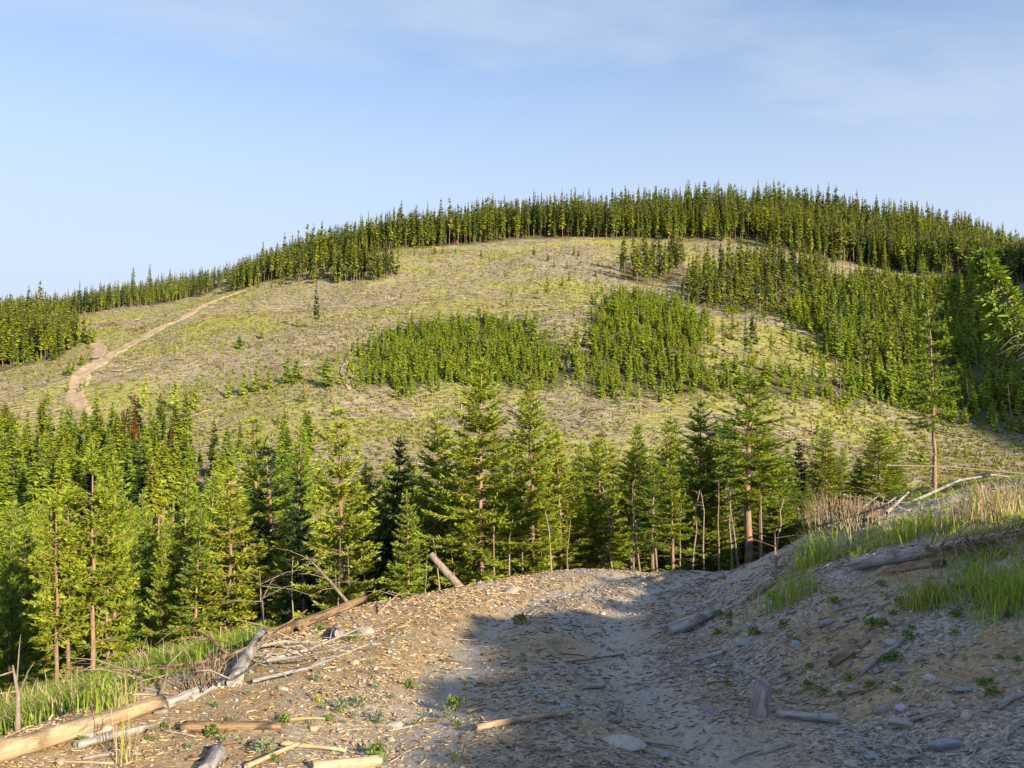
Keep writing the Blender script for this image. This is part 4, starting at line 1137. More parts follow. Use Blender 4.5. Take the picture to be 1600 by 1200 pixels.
forest("young_thicket", t, h, g.uniform(.9, 1.25, len(t)), YOUNG_T, "loose strip of young conifers along the lower right slope", "thicket")
t, h = thicket("c", 3.4, 8.0, 14.0, "", keep=.9)
forest("open_wood", t, h * 7 / 16, g.uniform(.8, 1.05, len(t)), FOREST_T, "trees filling the open stand right of the compact clump", "wood")
t, h = thicket("tl", 2.1, 5.5, 9.0, "")
forest("young_wood", t, h * 7 / 11, g.uniform(.9, 1.2, len(t)), FOREST_T[:4] + YOUNG_T[:2], "young wood beside the bend of the track on the far left", "wood")
# tall trees standing through the right thicket and the draw
t = grid_pts(70, 280, 180, 420, 5.2)
pu, pv = project(np.stack([t[:, 0], t[:, 1], height(t[:, 0], t[:, 1])], -1))
t = t[(pu > 1230) & (pv < 590) & (t[:, 1] < ridge_front(t[:, 0])) & in_poly(t[:, 0], t[:, 1], PW["y3"])]
t = t[g.random(len(t)) < .62]
forest("scattered_wood", t, g.uniform(.45, .95, len(t)), g.uniform(.7, .95, len(t)), FOREST_T, "scattered taller conifers through the dusky right-hand thicket", "wood")
# loose seedlings over the slope
t = grid_pts(-150, 150, 140, 340, 4.2)
pu, pv = project(np.stack([t[:, 0], t[:, 1], height(t[:, 0], t[:, 1])], -1))
dn = fbm(t[:, 0] / 22, t[:, 1] / 22, 3, 91) + .95 * smooth(1050, 1200, pu) * smooth(450, 510, pv) + .3 * smooth(570, 600, pv) * smooth(640, 600, pv)
inside = np.zeros(len(t), bool)
for k in PW: inside |= in_poly(t[:, 0], t[:, 1], PW[k])
t = t[(dn > .22) & ~inside & (t[:, 1] < ridge_front(t[:, 0]) - 4) & (g.random(len(t)) < .55)]
fr = []
for k in ("y1", "y2", "y3", "y4", "c"):
    P = np.array(PW[k]); E = np.concatenate([P[i] + (P[(i + 1) % len(P)] - P[i]) * g.random((int(np.hypot(*(P[(i + 1) % len(P)] - P[i])) * 1.6) + 1, 1)) for i in range(len(P))])
    fr.append(E + g.normal(0, 3.2, E.shape))
fr = np.vstack(fr); fu, fv = project(np.stack([fr[:, 0], fr[:, 1], height(fr[:, 0], fr[:, 1])], -1))
fr = fr[~((fu > 870) & (fu < 930) & (fv > 500))]
fr = fr[(fr[:, 1] < ridge_front(fr[:, 0]) - 2)]
t = np.vstack([t, fr])
forest("seedlings", t, .10 + .50 * g.random(len(t)) ** 2, g.uniform(.9, 1.3, len(t)), YOUNG_T, "scattered knee-high to head-high seedlings over the logged slope", "seedlings")

# ------------------------------------------------------------------ slash and low scrub on the logged hill
def hill_points(n, seed, ymin=122, ymax=372):
    r = np.random.default_rng(seed)
    Y = ymin + (ymax - ymin) * r.random(n) ** 1.1
    X = r.uniform(-.72, .72, n) * Y
    ok = (Y < ridge_front(X) + 3)
    for k in PW:
        if k in ("a", "b", "c"): continue
        ok &= ~(in_poly(X, Y, PW[k]) & (r.random(n) < .85))
    for pix, wd in TRACKS:
        P = [at(p[0], p[1], 90) for p in pix]
        for a, b in zip(P[:-1], P[1:]):
            ax, ay, bx, by = a.x, a.y, b.x, b.y
            t = np.clip(((X - ax) * (bx - ax) + (Y - ay) * (by - ay)) / max((bx - ax) ** 2 + (by - ay) ** 2, 1e-6), 0, 1)
            ok &= np.hypot(X - ax - t * (bx - ax), Y - ay - t * (by - ay)) > max(wd) * .62
    return X[ok], Y[ok], r

def prisms(X, Y, Z, yaw, pitch, ln, rad, lift):
    """Three-sided sticks, pointed a little at the thin end."""
    n = len(X)
    d = np.stack([np.cos(yaw) * np.cos(pitch), np.sin(yaw) * np.cos(pitch), np.sin(pitch)], -1)
    u = np.stack([-np.sin(yaw), np.cos(yaw), np.zeros(n)], -1); w = np.cross(d, u)
    C = np.stack([X, Y, Z + lift], -1)
    V = np.empty((n, 6, 3))
    for e, (s, k) in enumerate(((-.5, 1.0), (.5, .6))):
        for j in range(3):
            a = 2 * math.pi * j / 3 + .5
            V[:, e * 3 + j] = C + d * (ln * s)[:, None] + (u * math.cos(a) + w * math.sin(a)) * (rad * k)[:, None]
    b = (np.arange(n) * 6)[:, None]
    q = np.concatenate([b + np.array([[j, (j + 1) % 3, 3 + (j + 1) % 3, 3 + j]]) for j in range(3)])
    t = np.concatenate([b + np.array([[2, 1, 0]]), b + np.array([[3, 4, 5]])])
    return V.reshape(-1, 3), [q, t]

X, Y, r = hill_points(58000, 5)
dens = fbm(X / 26, Y / 15, 3, 15)
k = r.random(len(X)) < np.clip(.32 + 1.4 * dens, .05, 1); X, Y = X[k], Y[k]
n = len(X)
yaw = r.normal(0.15, .75, n) + (r.random(n) < .2) * r.uniform(0, 3.1, n)
ex = 1.0
gx = (height(X + ex * np.cos(yaw), Y + ex * np.sin(yaw)) - height(X - ex * np.cos(yaw), Y - ex * np.sin(yaw))) / (2 * ex)
pitch = np.arctan(gx) + r.normal(0, .06, n)
ln = r.uniform(1.2, 4.5, n) + (r.random(n) < .12) * r.uniform(1, 5, n); rad = r.uniform(.035, .10, n)
V, Fs = prisms(X, Y, height(X, Y), yaw, pitch, ln, rad, rad + .12)
pal = np.array([(.42, .37, .30), (.32, .28, .23), (.22, .18, .14), (.50, .43, .33), (.36, .30, .22)])
col = pal[r.integers(0, len(pal), n)] * r.uniform(.75, 1.15, (n, 1))
tag(obj("logging_slash", make_mesh("logging_slash", V, Fs, [M["slash"]], colors=np.repeat(col, 6, 0))), "grey logging slash strewn all over the cleared hillside", "slash", kind="stuff")

X, Y, r = hill_points(60000, 6)
k = r.random(len(X)) < np.clip(.60 - 1.2 * fbm(X / 26, Y / 15, 3, 15) + .5 * fbm(X / 30, Y / 24, 2, 16), .05, 1); X, Y = X[k], Y[k]
n = len(X); nb = 4
Z = height(X, Y)
V = np.empty((n, nb, 3, 3)); hh = r.uniform(.22, .62, n)
for b in range(nb):
    a = r.uniform(0, 6.283, n); w = r.uniform(.16, .42, n); o = r.uniform(0, .35, n)
    cx, cy = X + np.cos(a) * o, Y + np.sin(a) * o
    w = w * .8
    V[:, b, 0] = np.stack([cx - np.sin(a) * w, cy + np.cos(a) * w, Z - .05], -1)
    V[:, b, 1] = np.stack([cx + np.sin(a) * w, cy - np.cos(a) * w, Z - .05], -1)
    V[:, b, 2] = np.stack([cx + np.cos(a) * w * .9, cy + np.sin(a) * w * .9, Z + hh], -1)
pal = np.array([(.22, .25, .05), (.27, .275, .06), (.31, .295, .09), (.15, .19, .04), (.34, .31, .12), (.24, .21, .10)])
col = pal[r.integers(0, len(pal), n)] * r.uniform(.75, 1.2, (n, 1))
tag(obj("hillside_scrub", make_mesh("hillside_scrub", V.reshape(-1, 3), np.arange(n * nb * 3).reshape(-1, 3), [M["grass"]], colors=np.repeat(col, nb * 3, 0))),
    "low yellow-green scrub and grass covering the cleared hillside", "scrub", kind="stuff")

# two slash heaps by the upper track
for px, py, lab in [(176, 508, "brown heap of slash above the long dirt track"), (222, 514, "flat grey heap of slash on the uphill side of the track")]:
    c = at(px, py, 100); rd = np.random.default_rng(int(px)); n = 120
    x = rd.normal(0, 1.8, n); y = rd.normal(0, 1.3, n)
    zz = 1.1 * np.exp(-(x / 2.2) ** 2 - (y / 1.6) ** 2) * rd.random(n)
    V, Fs = prisms(x, y, height(c.x + x, c.y + y) - c.z + zz, rd.uniform(0, 3.14, n), rd.normal(0, .25, n), rd.uniform(1, 3.2, n), rd.uniform(.05, .12, n), .1)
    col = np.array([.26, .19, .13]) * rd.uniform(.6, 1.4, (n, 1))
    tag(obj("slash_pile", make_mesh("slash_pile", V, Fs, [M["slash"]], colors=np.repeat(col, 6, 0)), None, c), lab, "slash pile")

# ------------------------------------------------------------------ logs, poles and sticks lying about
def log_mesh(name, length, r0, r1, mat, seed, bend=0.0, sides=12, rings=14, rough=.10, jag=.5):
    """Log along local x: uneven girth, knots, splintered ends."""
    rd = random.Random(seed); V, Fq, Ft = [], [], []
    ph = [rd.uniform(0, 6.28) for _ in range(4)]
    knots = [(rd.random(), rd.uniform(0, 6.28)) for _ in range(4)]
    for i in range(rings + 1):
        t = i / rings; r = r0 + (r1 - r0) * t
        cy = bend * math.sin(math.pi * t) + .15 * r0 * math.sin(5 * t + ph[0]); cz = .12 * r0 * math.sin(4 * t + ph[1])
        for k in range(sides):
            a = 2 * math.pi * k / sides
            rr = r * (1 + rough * (.5 * math.sin(3 * a + ph[2] + 2 * t) + .5 * math.sin(5 * a + ph[3] - 3 * t)) + rd.uniform(-rough, rough) * .35)
            for kt, ka in knots:
                rr += r * .35 * math.exp(-((t - kt) * length / (2.0 * r0)) ** 2 - (((a - ka + math.pi) % (2 * math.pi) - math.pi) / .45) ** 2)
            x = t * length
            if i == 0: x -= rd.uniform(0, jag) * r0
            if i == rings: x += rd.uniform(0, jag) * r1
            V.append((x, cy + rr * math.cos(a), cz + rr * math.sin(a)))
    for i in range(rings):
        for k in range(sides):
            k2 = (k + 1) % sides
            Fq.append((i * sides + k, i * sides + k2, (i + 1) * sides + k2, (i + 1) * sides + k))
    c0 = len(V); V.append((0, 0, 0)); c1 = len(V); V.append((length, 0, 0)); b = rings * sides
    for k in range(sides):
        k2 = (k + 1) % sides
        Ft.append((c0, k2, k)); Ft.append((c1, b + k, b + k2))
    me = make_mesh(name, V, [np.array(Fq), np.array(Ft)], [mat], smooth_shade=False)
    me.polygons.foreach_set("use_smooth", np.array([True] * len(Fq) + [False] * len(Ft)))
    return me

def lay(name, p, q, r0, r1, mat, label, cat, seed, group=None, **k):
    d = q - p
    o = obj(name, log_mesh(name, d.length, r0, r1, M[mat], seed, **k), None, p)
    x = d.normalized(); y = Vector((0, 0, 1)).cross(x).normalized(); z = x.cross(y)
    o.rotation_euler = Matrix((x, y, z)).transposed().to_euler()
    return tag(o, label, cat, group)

def gp(px, py, lift=0.0, ymin=2.0):
    v = at(px, py, ymin); v.z += lift; return v

LOGS = [  # name, from, to, radii, material, label, category
 ("log", (-90, 1222), (250, 1108), .075, .055, .066, .052, "pale_wood", "thick pale debarked log pointing up from the lower left corner", "log"),
 ("log", (258, 1104), (322, 1080), .02, .02, .045, .038, "grey_wood", "blue-grey log end lying beyond the tip of the pale log", "log"),
 ("log", (298, 1096), (398, 1046), .02, .03, .028, .024, "grey_wood", "grey log running from the blue-grey log end to the upright chunk", "log"),
 ("log", (368, 1072), (408, 1012), .04, .14, .068, .060, "grey_wood", "short weathered log propped upright at the road edge", "log"),
 ("log", (410, 1006), (568, 957), .06, .20, .070, .050, "brown_wood", "long red-brown fallen log along the outer road edge", "log"),
 ("log", (352, 1020), (470, 988), .03, .05, .040, .032, "brown_wood", "thin brown log lying under the long red-brown log", "log"),
 ("log", (524, 985), (528, 1004), .02, .10, .05, .045, "grey_wood", "stubby grey post under the raised end of the long log", "post"),
 ("log", (286, 1142), (438, 1140), .02, .02, .040, .034, "brown_wood", "flat bark-covered log half buried in the sunlit ground", "log"),
 ("log", (488, 1204), (592, 1192), .02, .02, .040, .036, "pale_wood", "split tan billet at the bottom edge of the sunlit ground", "log"),
 ("log", (322, 1212), (336, 1178), .02, .02, .050, .044, "grey_wood", "grey log stub poking in from the bottom edge", "log"),
 ("log", (120, 1170), (262, 1132), .02, .02, .030, .024, "grey_wood", "dark thin log beneath the thick pale log", "log"),
 ("log", (745, 1142), (890, 1120), .02, .03, .026, .016, "pale_wood", "tan peeled stick at the edge of the shadow on the road", "stick"),
 ("log", (1216, 1120), (1310, 1131), .03, .03, .034, .030, "grey_wood", "smooth grey pole lying on the shaded road below the bank", "log"),
 ("log", (1044, 992), (1116, 962), .04, .05, .085, .060, "grey_wood", "flat blue-grey slab of wood at the foot of the bank", "log"),
 ("log", (1300, 1042), (1356, 1003), .02, .02, .036, .030, "brown_wood", "dark broken stick on the middle of the bank", "stick"),
 ("log", (1344, 1056), (1414, 1004), .02, .02, .020, .012, "grey_wood", "thin grey stick beside the dark broken stick on the bank", "stick"),
 ("log", (1170, 940), (1206, 914), .02, .02, .045, .035, "brown_wood", "brown broken branch near the top of the road's bank", "stick"),
 ("log", (1390, 898), (1475, 886), .03, .03, .05, .042, "brown_wood", "short dark log tucked under the long bleached log", "log"),
 ("log", (1395, 1140), (1480, 1118), .02, .03, .016, .009, "grey_wood", "forked grey stick next to the large pale stone", "stick"),
 ("log", (1075, 1036), (1132, 1022), .02, .03, .028, .02, "grey_wood", "grey stick lying at the road side of the bank", "stick"),
 ("log", (884, 1036), (975, 1024), .01, .01, .014, .010, "brown_wood", "long dark twig lying across the shaded road", "stick"),
 ("log", (908, 1078), (944, 1074), .02, .02, .024, .022, "grey_wood", "short pale-brown billet in the middle of the shaded road", "log"),
 ("log", (1560, 1108), (1602, 1088), .02, .02, .020, .016, "grey_wood", "grey stick at the right edge of the bank", "stick"),
 ("log", (385, 1204), (470, 1168), .03, .03, .018, .012, "pale_wood", "bowed thin tan stick near the bottom edge", "stick"),
 ("log", (440, 1168), (540, 1178), .03, .02, .016, .012, "pale_wood", "slender tan stick above the split billet", "stick"),
 ("log", (1240, 812), (1345, 800), .1, .1, .05, .03, "grey_wood", "grey branch lying in the bank grass under the dry brush", "log"),
]
for i, (nm, a, b, la, lb, r0, r1, mt, lab, cat) in enumerate(LOGS):
    lay({"log": "fallen_log" if cat == "log" else "stick" if cat == "stick" else "wooden_post"}["log"], gp(*a, la), gp(*b, lb), r0, r1, mt, lab, cat, 300 + i, "logs and sticks on the ground",
        bend=random.uniform(-.03, .03), rings=14 if r0 > .03 else 9, sides=12 if r0 > .03 else 7)
# the bleached log on the bank: a thick butt, a long thin top and a fan of dead branches
def bleached_log():
    a, b, c = gp(1338, 890, .07), gp(1450, 873, .09), gp(1650, 836, .10)
    root = empty("fallen_log", a)
    def seg(name, p, q, r0, r1, mat, sd, **k):
        d = q - p; o = obj(name, log_mesh(name, d.length, r0, r1, M[mat], sd, **k), root, p - a)
        x = d.normalized(); y = Vector((0, 0, 1)).cross(x).normalized()
        o.rotation_euler = Matrix((x, y, x.cross(y))).transposed().to_euler()
    seg("butt", a, b, .075, .055, "grey_wood", 401, jag=2.0)
    seg("stem", b - (b - a) * .06, c, .050, .026, "pale_wood", 402)
    rd = random.Random(8); V, Fq = [], []
    for k in range(90):
        s = rd.random() ** 1.4; p = b.lerp(c, s) - a
        d = Vector((rd.uniform(-.5, .6), rd.uniform(-1.0, .1), rd.uniform(-.15, .35))).normalized(); l = rd.uniform(.15, .65)
        d.z += rd.uniform(-.2, .3)
        tube([p, p + d * l * .35 + Vector((0, 0, .10 * l)), p + d * l * .7 + Vector((0, 0, .02 * l)), p + d * l + Vector((rd.uniform(-.1, .1), 0, -.35 * l))], [.0065, .005, .004, .002], 3, V, Fq)
    obj("dead_branches", make_mesh("dead_branches", V, np.array(Fq), [M["snag"]], smooth_shade=True), root)
    tag(root, "long bleached log with a fan of dead branches on the grassy bank", "log")
bleached_log()

def pole(name, pts, rads, mat, label, cat, group=None, twigs=0, seed=1):
    o0 = pts[0]; V, Fq = [], []
    tube([p - o0 for p in pts], rads, 7, V, Fq)
    rd = random.Random(seed)
    for _ in range(twigs):
        f = rd.uniform(.35, .99) * (len(pts) - 1); i = min(int(f), len(pts) - 2); p = pts[i].lerp(pts[i + 1], f - i) - o0
        a = rd.uniform(0, 6.28); d = Vector((math.cos(a), math.sin(a), rd.uniform(-.2, .6))) * rd.uniform(.2, .7)
        tube([p, p + d * .6, p + d + Vector((0, 0, -.06))], [.008, .006, .003], 3, V, Fq)
    return tag(obj(name, make_mesh(name, V, np.array(Fq), [M[mat]], smooth_shade=True), None, o0), label, cat, group)
pole("leaning_log", [on_ray(732, 932, 16.3), on_ray(706, 904, 16.5), on_ray(688, 884, 16.6), on_ray(673, 866, 16.7)], [.085, .09, .08, .07], "snag", "grey broken log sticking up slantwise over the road edge", "log")
pole("dead_sapling", [gp(413, 990, -.05), on_ray(409, 940, 9.6), on_ray(406, 892, 9.7)], [.022, .018, .008], "snag", "thin dead sapling standing straight beside the propped-up log", "dead tree", twigs=9, seed=3)
pole("dead_sapling", [on_ray(552, 952, 14.5), on_ray(515, 908, 15), on_ray(478, 868, 15.6)], [.035, .028, .010], "snag", "pale thin dead tree leaning over behind the long red-brown log", "dead tree", twigs=22, seed=4)
pole("fallen_pole", [on_ray(1352, 815, 20.0), on_ray(1430, 782, 20.5), on_ray(1500, 750, 21), on_ray(1552, 742, 21), on_ray(1625, 752, 21)], [.05, .045, .035, .03, .02], "grey_wood", "dark bent pole arching over the top of the bank", "pole", twigs=8)
pole("fallen_pole", [on_ray(1385, 727, 24), on_ray(1480, 729, 24), on_ray(1560, 737, 23.5), on_ray(1640, 744, 23)], [.02, .025, .03, .035], "snag", "long straight whitish pole lying level above the bank", "pole", twigs=4)
pole("dry_stalk", [gp(1213, 905), on_ray(1212, 868, 13.2), on_ray(1210, 828, 13.2)], [.02, .022, .012], "brown_wood", "broken dry stalk standing at the corner of the grassy bank", "stalk", twigs=4)
for k, (pa, pb) in enumerate([((1330, 812), (1372, 785)), ((1350, 818), (1400, 800)), ((1345, 806), (1392, 812)), ((1366, 815), (1376, 780)), ((1385, 806), (1420, 792)), ((1320, 806), (1380, 818))]):
    pole("slash_branch", [gp(*pa, .05, 8), gp(*pb, .25, 8)], [.035, .015], "snag" if k % 2 else "grey_wood", "grey branch in the heap by the dark pole, " + ("topmost", "lowest, to the right", "lying level", "steepest one", "outermost to the right", "longest one")[k], "branch", "branches of the heap on the bank", twigs=5, seed=k)
for k in range(14):
    px, py = random.uniform(300, 420), random.uniform(1005, 1075)
    p = gp(px, py, .05, 5); a = random.uniform(0, 6.28)
    pole("slash_branch", [p, p + Vector((math.cos(a) * .5, math.sin(a) * .5, .10)), p + Vector((math.cos(a), math.sin(a), random.uniform(0, .45)))], [.018, .014, .005], "grey_wood" if k % 3 else "brown_wood",
         "dead %s branch in the tangle left of the propped-up log, %s" % ("grey" if k % 3 else "brown", "nearest the log" if px > 380 else "in the middle" if px > 340 else "nearest the grass"), "branch", "branches of the tangle by the grass", twigs=4, seed=40 + k)
for k, (px, py, dx, dy) in enumerate([(28, 1150, -8, -110), (60, 1090, -60, -50), (250, 1090, 12, -52), (222, 1080, -15, -40), (130, 1085, 14, -36), (215, 1062, -18, -36), (590, 960, 35, -34)]):
    p = at(px, py, 6); q = on_ray(px + dx, py + dy, p.y + .4)
    pole("dead_sapling", [p, p.lerp(q, .5) + Vector((.02, 0, .03)), q], [.02, .016, .006], "snag", "pale broken sapling stem " + mark(px), "dead tree", "broken stems at the wood's foot", twigs=5, seed=60 + k)

# ------------------------------------------------------------------ stones
def rock_mesh(seed, sub=3):
    import bmesh
    rd = np.random.default_rng(seed)
    bm = bmesh.new(); bmesh.ops.create_icosphere(bm, subdivisions=sub, radius=1.0)
    co = np.array([v.co[:] for v in bm.verts])
    for _ in range(9):                                     # chop flat facets
        n = rd.normal(size=3); n /= np.linalg.norm(n); d = rd.uniform(.42, .80)
        s = co @ n; over = s > d
        co[over] -= np.outer(s[over] - d, n) * .9
    co *= 1 + .03 * rd.normal(size=(len(co), 1))
    for v, c in zip(bm.verts, co): v.co = c
    me = bpy.data.meshes.new("rock"); bm.to_mesh(me); bm.free()
    me.materials.append(M["rock"]); me.polygons.foreach_set("use_smooth", np.ones(len(me.polygons), bool))
    return me
ROCKS = [rock_mesh(600 + i) for i in range(7)]
def rock(px, py, w_px, flat, label, tone=(1, 1, 1), group="stones on the ground", k=0, long=1.0):
    p = at(px, py)
    if p is None: return
    w = w_px / F_PX * p.y / 2
    o = obj("rock", ROCKS[k % 7], None, (p.x, p.y, p.z + w * flat * .25))
    o.scale = (w, w * random.uniform(.6, .9) / long, w * flat); o.rotation_euler = (random.uniform(-.2, .2), random.uniform(-.2, .2), random.uniform(-.5, .5))
    o.color = (*tone, 1)
    return tag(o, label, "stone", group)
WHITE, BLUE, TAN = (1.35, 1.34, 1.28), (.95, 1.08, 1.22), (1.3, 1.1, .85)
ROCK_LIST = [(970, 1164, 84, .20, "long flat greenish-white stone at the edge of the shadow", WHITE), (1040, 1182, 26, .6, "small whitish stone right of the long flat one", WHITE), (1110, 1113, 24, .7, "small bright stone left of the grey stump chunk", BLUE),
 (1160, 1007, 28, .7, "white stone at the foot of the bank", WHITE), (1402, 1134, 46, .65, "large pale rounded stone near the forked stick", WHITE), (1511, 1122, 26, .8, "bright white angular stone low on the bank", WHITE),
 (1478, 1168, 52, .45, "double-humped blue-grey stone near the bottom right", BLUE), (1378, 1112, 22, .7, "bluish stone left of a similar purple-grey one", BLUE), (1408, 1108, 22, .7, "purple-grey stone right of the bluish one", (1.1, 1.1, 1.35)),
 (1365, 1184, 30, .35, "flat slate-coloured stone near the bottom edge", BLUE), (1328, 1196, 24, .5, "pale green stone cut by the bottom edge", WHITE), (1500, 1080, 34, .5, "blue-green stone embedded in the bank", BLUE), (1562, 1082, 18, .9, "round rust-brown stone near the right edge", (1.6, .9, .6)),
 (1292, 977, 30, .6, "blue stone high on the bank", BLUE), (1366, 972, 34, .6, "green-grey stone right of the blue one high on the bank", (1.2, 1.3, 1.1)), (1394, 1006, 26, .6, "pale angular stone on the middle of the bank", WHITE), (1244, 1008, 22, .6, "grey stone on the lower bank", BLUE),
 (1158, 944, 18, .8, "light stone beside the brown broken branch", WHITE), (1134, 898, 14, .8, "small pale stone near the top of the road", WHITE), (1025, 1021, 20, .7, "rounded greenish stone at the road's inner edge", (1.1, 1.25, 1.1)), (886, 984, 22, .45, "flat white stone on the upper road", WHITE),
 (1000, 916, 16, .5, "small white stone near the crest of the road", WHITE), (572, 990, 34, .6, "white stone beside the raised end of the long log", WHITE), (137, 1154, 34, .55, "grey-white stone under the thick pale log", WHITE), (160, 1142, 30, .5, "pale stone tucked against the thick pale log", WHITE),
 (249, 1116, 26, .6, "cream stone at the tip of the thick pale log", TAN), (289, 1144, 20, .8, "round tan stone at the end of the flat log", TAN), (443, 1078, 24, .45, "flat grey stone on the sunlit ground", WHITE), (553, 1038, 18, .7, "small cream stone on the sunlit ground", TAN),
 (502, 1034, 22, .6, "pale stone below the long red-brown log", WHITE), (620, 1135, 30, .4, "broad low stone in the middle of the sunlit ground", WHITE), (490, 1140, 16, .8, "little yellowish stone left of the broad low stone", TAN), (740, 1060, 22, .5, "grey stone where sunlight meets shadow", BLUE),
 (800, 925, 40, .3, "flat cream rock slab on the outer edge of the upper road", WHITE), (1410, 1052, 20, .6, "grey stone in the middle of the bank", BLUE), (1452, 1062, 24, .6, "pale stone beside the grey one mid bank", WHITE), (95, 1192, 22, .7, "tan stone under the butt of the pale log", TAN)]
def by_stone(px, py):
    return min((q for q in ROCK_LIST if len(q[4].split()) < 11), key=lambda q: (q[0] - px) ** 2 + 2 * (q[1] - py) ** 2)[4]
for i, (px, py, w, fl, lab, tn) in enumerate(ROCK_LIST):
    rock(px, py, w, fl, lab, tn, k=i)
for i in range(130):
    bank = i < 85
    px, py = (random.uniform(1040, 1600), random.uniform(930, 1190)) if bank else (random.uniform(330, 1040), random.uniform(930, 1190))
    p = at(px, py)
    if p is None or p.y > 20 or p.x < road_left(p.y) - .2: continue
    tn = random.randrange(4)
    rock(px, py, random.uniform(7, 14), random.uniform(.5, .9), "small %s stone near the %s" % (("grey", "bluish", "whitish", "tan")[tn], by_stone(px, py)), ((1, 1, 1), BLUE, WHITE, TAN)[tn], "small stones", i)
# loose sticks
for k in range(70):
    left = k < 30
    px, py = (random.uniform(60, 800), random.uniform(985, 1195)) if left else (random.uniform(800, 1590), random.uniform(930, 1195))
    p = at(px, py)
    if p is None or p.y > 22 or p.x < road_left(p.y) - .4: continue
    a = random.gauss(.25, .6) if not left else random.uniform(-.5, .9); l = random.uniform(.12, .40) * (1 if p.y < 9 else 1.6)
    wd_ = random.choice(["pale_wood", "brown_wood", "grey_wood"] if left else ["grey_wood", "grey_wood", "brown_wood"])
    q = Vector((p.x + math.cos(a) * l, p.y + math.sin(a) * l, 0)); q.z = hz(q.x, q.y) + .015; p.z += .012
    lay("stick", p, q, random.uniform(.006, .014), random.uniform(.004, .009), wd_,
        "%s %s stick near the %s" % ("longish" if l > .35 else "short", wd_.split("_")[0], by_stone(px, py)), "stick", 500 + k, "loose sticks", sides=6, rings=5, bend=random.uniform(-.03, .03))

# the weathered stump chunk
def chunk(px, py, w_px, h_px, label, sd):
    p = at(px, py); r = w_px / F_PX * p.y / 2; h = h_px / F_PX * p.y
    o = obj("wood_chunk", log_mesh("wood_chunk", h, r, r * .75, M["grey_wood"], sd, rough=.3, jag=1.6, rings=8), None, (p.x, p.y, p.z - .01))
    o.rotation_euler = (0, R(-78), R(20)); tag(o, label, "wood chunk")
chunk(1186, 1116, 26, 40, "upright splintered grey stump chunk at the foot of the bank", 701)
chunk(966, 1118, 13, 18, "small splintered grey wood piece on the shaded road", 702)

# ------------------------------------------------------------------ litter: chips, bark and pebbles
def view_points(n, seed, y0=2.6, y1=21.0, x0=-60, x1=1660):
    r = np.random.default_rng(seed)
    Y = np.exp(r.uniform(math.log(y0), math.log(y1), n)); X = (r.uniform(x0, x1, n) - 800) / F_PX * Y
    return X, Y, r
X, Y, r = view_points(135000, 12)
a = road_left(Y) - X; b = X - road_right(Y)
patch = .6 * fbm(X / .8, Y / .8, 3, 101) + .6 * fbm(X / 2.2, Y / 3.5, 2, 103)
md = (X - road_left(Y)) / np.maximum(road_right(Y) - road_left(Y), .5)
rutw = np.exp(-((md - .46) / .08) ** 2) + np.exp(-((md - .80) / .08) ** 2)
keep = (a < .7 + .3 * patch) & (r.random(len(X)) < np.where(b < .3, (.78 + 1.2 * patch) * (1 - .7 * rutw), np.clip(.62 - .10 * b + .8 * patch, .05, 1)))
X, Y, a, b = X[keep], Y[keep], a[keep], b[keep]; n = len(X)
yaw = r.normal(.2, .8, n) + (r.random(n) < .35) * r.uniform(0, 3.14, n)
far = np.clip(Y / 7, .8, 2.2)
ln = r.gamma(1.9, .0145, n) * far + .009; ln = np.minimum(ln, .26); rad = ln * r.uniform(.05, .16, n); rad = np.clip(rad, .0018, .009) * np.sqrt(far)
gx = (height(X + .05 * np.cos(yaw), Y + .05 * np.sin(yaw)) - height(X - .05 * np.cos(yaw), Y - .05 * np.sin(yaw))) / .1
V, Fs = prisms(X, Y, height(X, Y), yaw, np.arctan(gx) + r.normal(0, .22, n), ln, rad, rad * .8)
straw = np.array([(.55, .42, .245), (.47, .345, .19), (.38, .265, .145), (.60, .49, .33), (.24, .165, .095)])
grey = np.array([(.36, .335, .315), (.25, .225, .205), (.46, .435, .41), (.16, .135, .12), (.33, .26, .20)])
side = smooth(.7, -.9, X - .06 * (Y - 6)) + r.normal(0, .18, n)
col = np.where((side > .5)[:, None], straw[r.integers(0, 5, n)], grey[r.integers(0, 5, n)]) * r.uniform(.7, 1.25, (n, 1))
tag(obj("wood_litter", make_mesh("wood_litter", V, Fs, [M["chips"]], colors=np.repeat(col, 6, 0))), "wood chips, bark shreds and twigs littering the dirt road", "litter", kind="stuff")

X, Y, r = view_points(26000, 13)
a = road_left(Y) - X; b = X - road_right(Y)
keep = (a < .5) & (r.random(len(X)) < np.where(b > -.3, np.clip(.75 - .06 * np.maximum(b, 0), .1, 1), .30)); X, Y = X[keep], Y[keep]; n = len(X)
s = (r.gamma(1.8, .0048, n) + .004) * np.clip(Y / 7, .8, 2.0)
base = np.array([(1, 0, 0), (-1, 0, 0), (0, 1, 0), (0, -1, 0), (0, 0, 1), (.6, .6, .55), (-.6, .6, .55), (-.6, -.6, .55), (.6, -.6, .55)])
fc = np.array([(4, 5, 8), (4, 6, 5), (4, 7, 6), (4, 8, 7), (5, 2, 0), (0, 8, 5), (6, 1, 2), (2, 5, 6), (7, 3, 1), (1, 6, 7), (8, 0, 3), (3, 7, 8)])
an = r.uniform(0, 6.283, n); ca, sa = np.cos(an), np.sin(an)
B = base[None] * r.uniform(.75, 1.2, (n, 9, 1)) * np.stack([s, s * r.uniform(.6, 1, n), s * r.uniform(.45, .8, n)], -1)[:, None]
V = np.stack([B[..., 0] * ca[:, None] - B[..., 1] * sa[:, None] + X[:, None], B[..., 0] * sa[:, None] + B[..., 1] * ca[:, None] + Y[:, None], B[..., 2] + height(X, Y)[:, None]], -1)
Fp = (np.arange(n) * 9)[:, None, None] + fc[None]
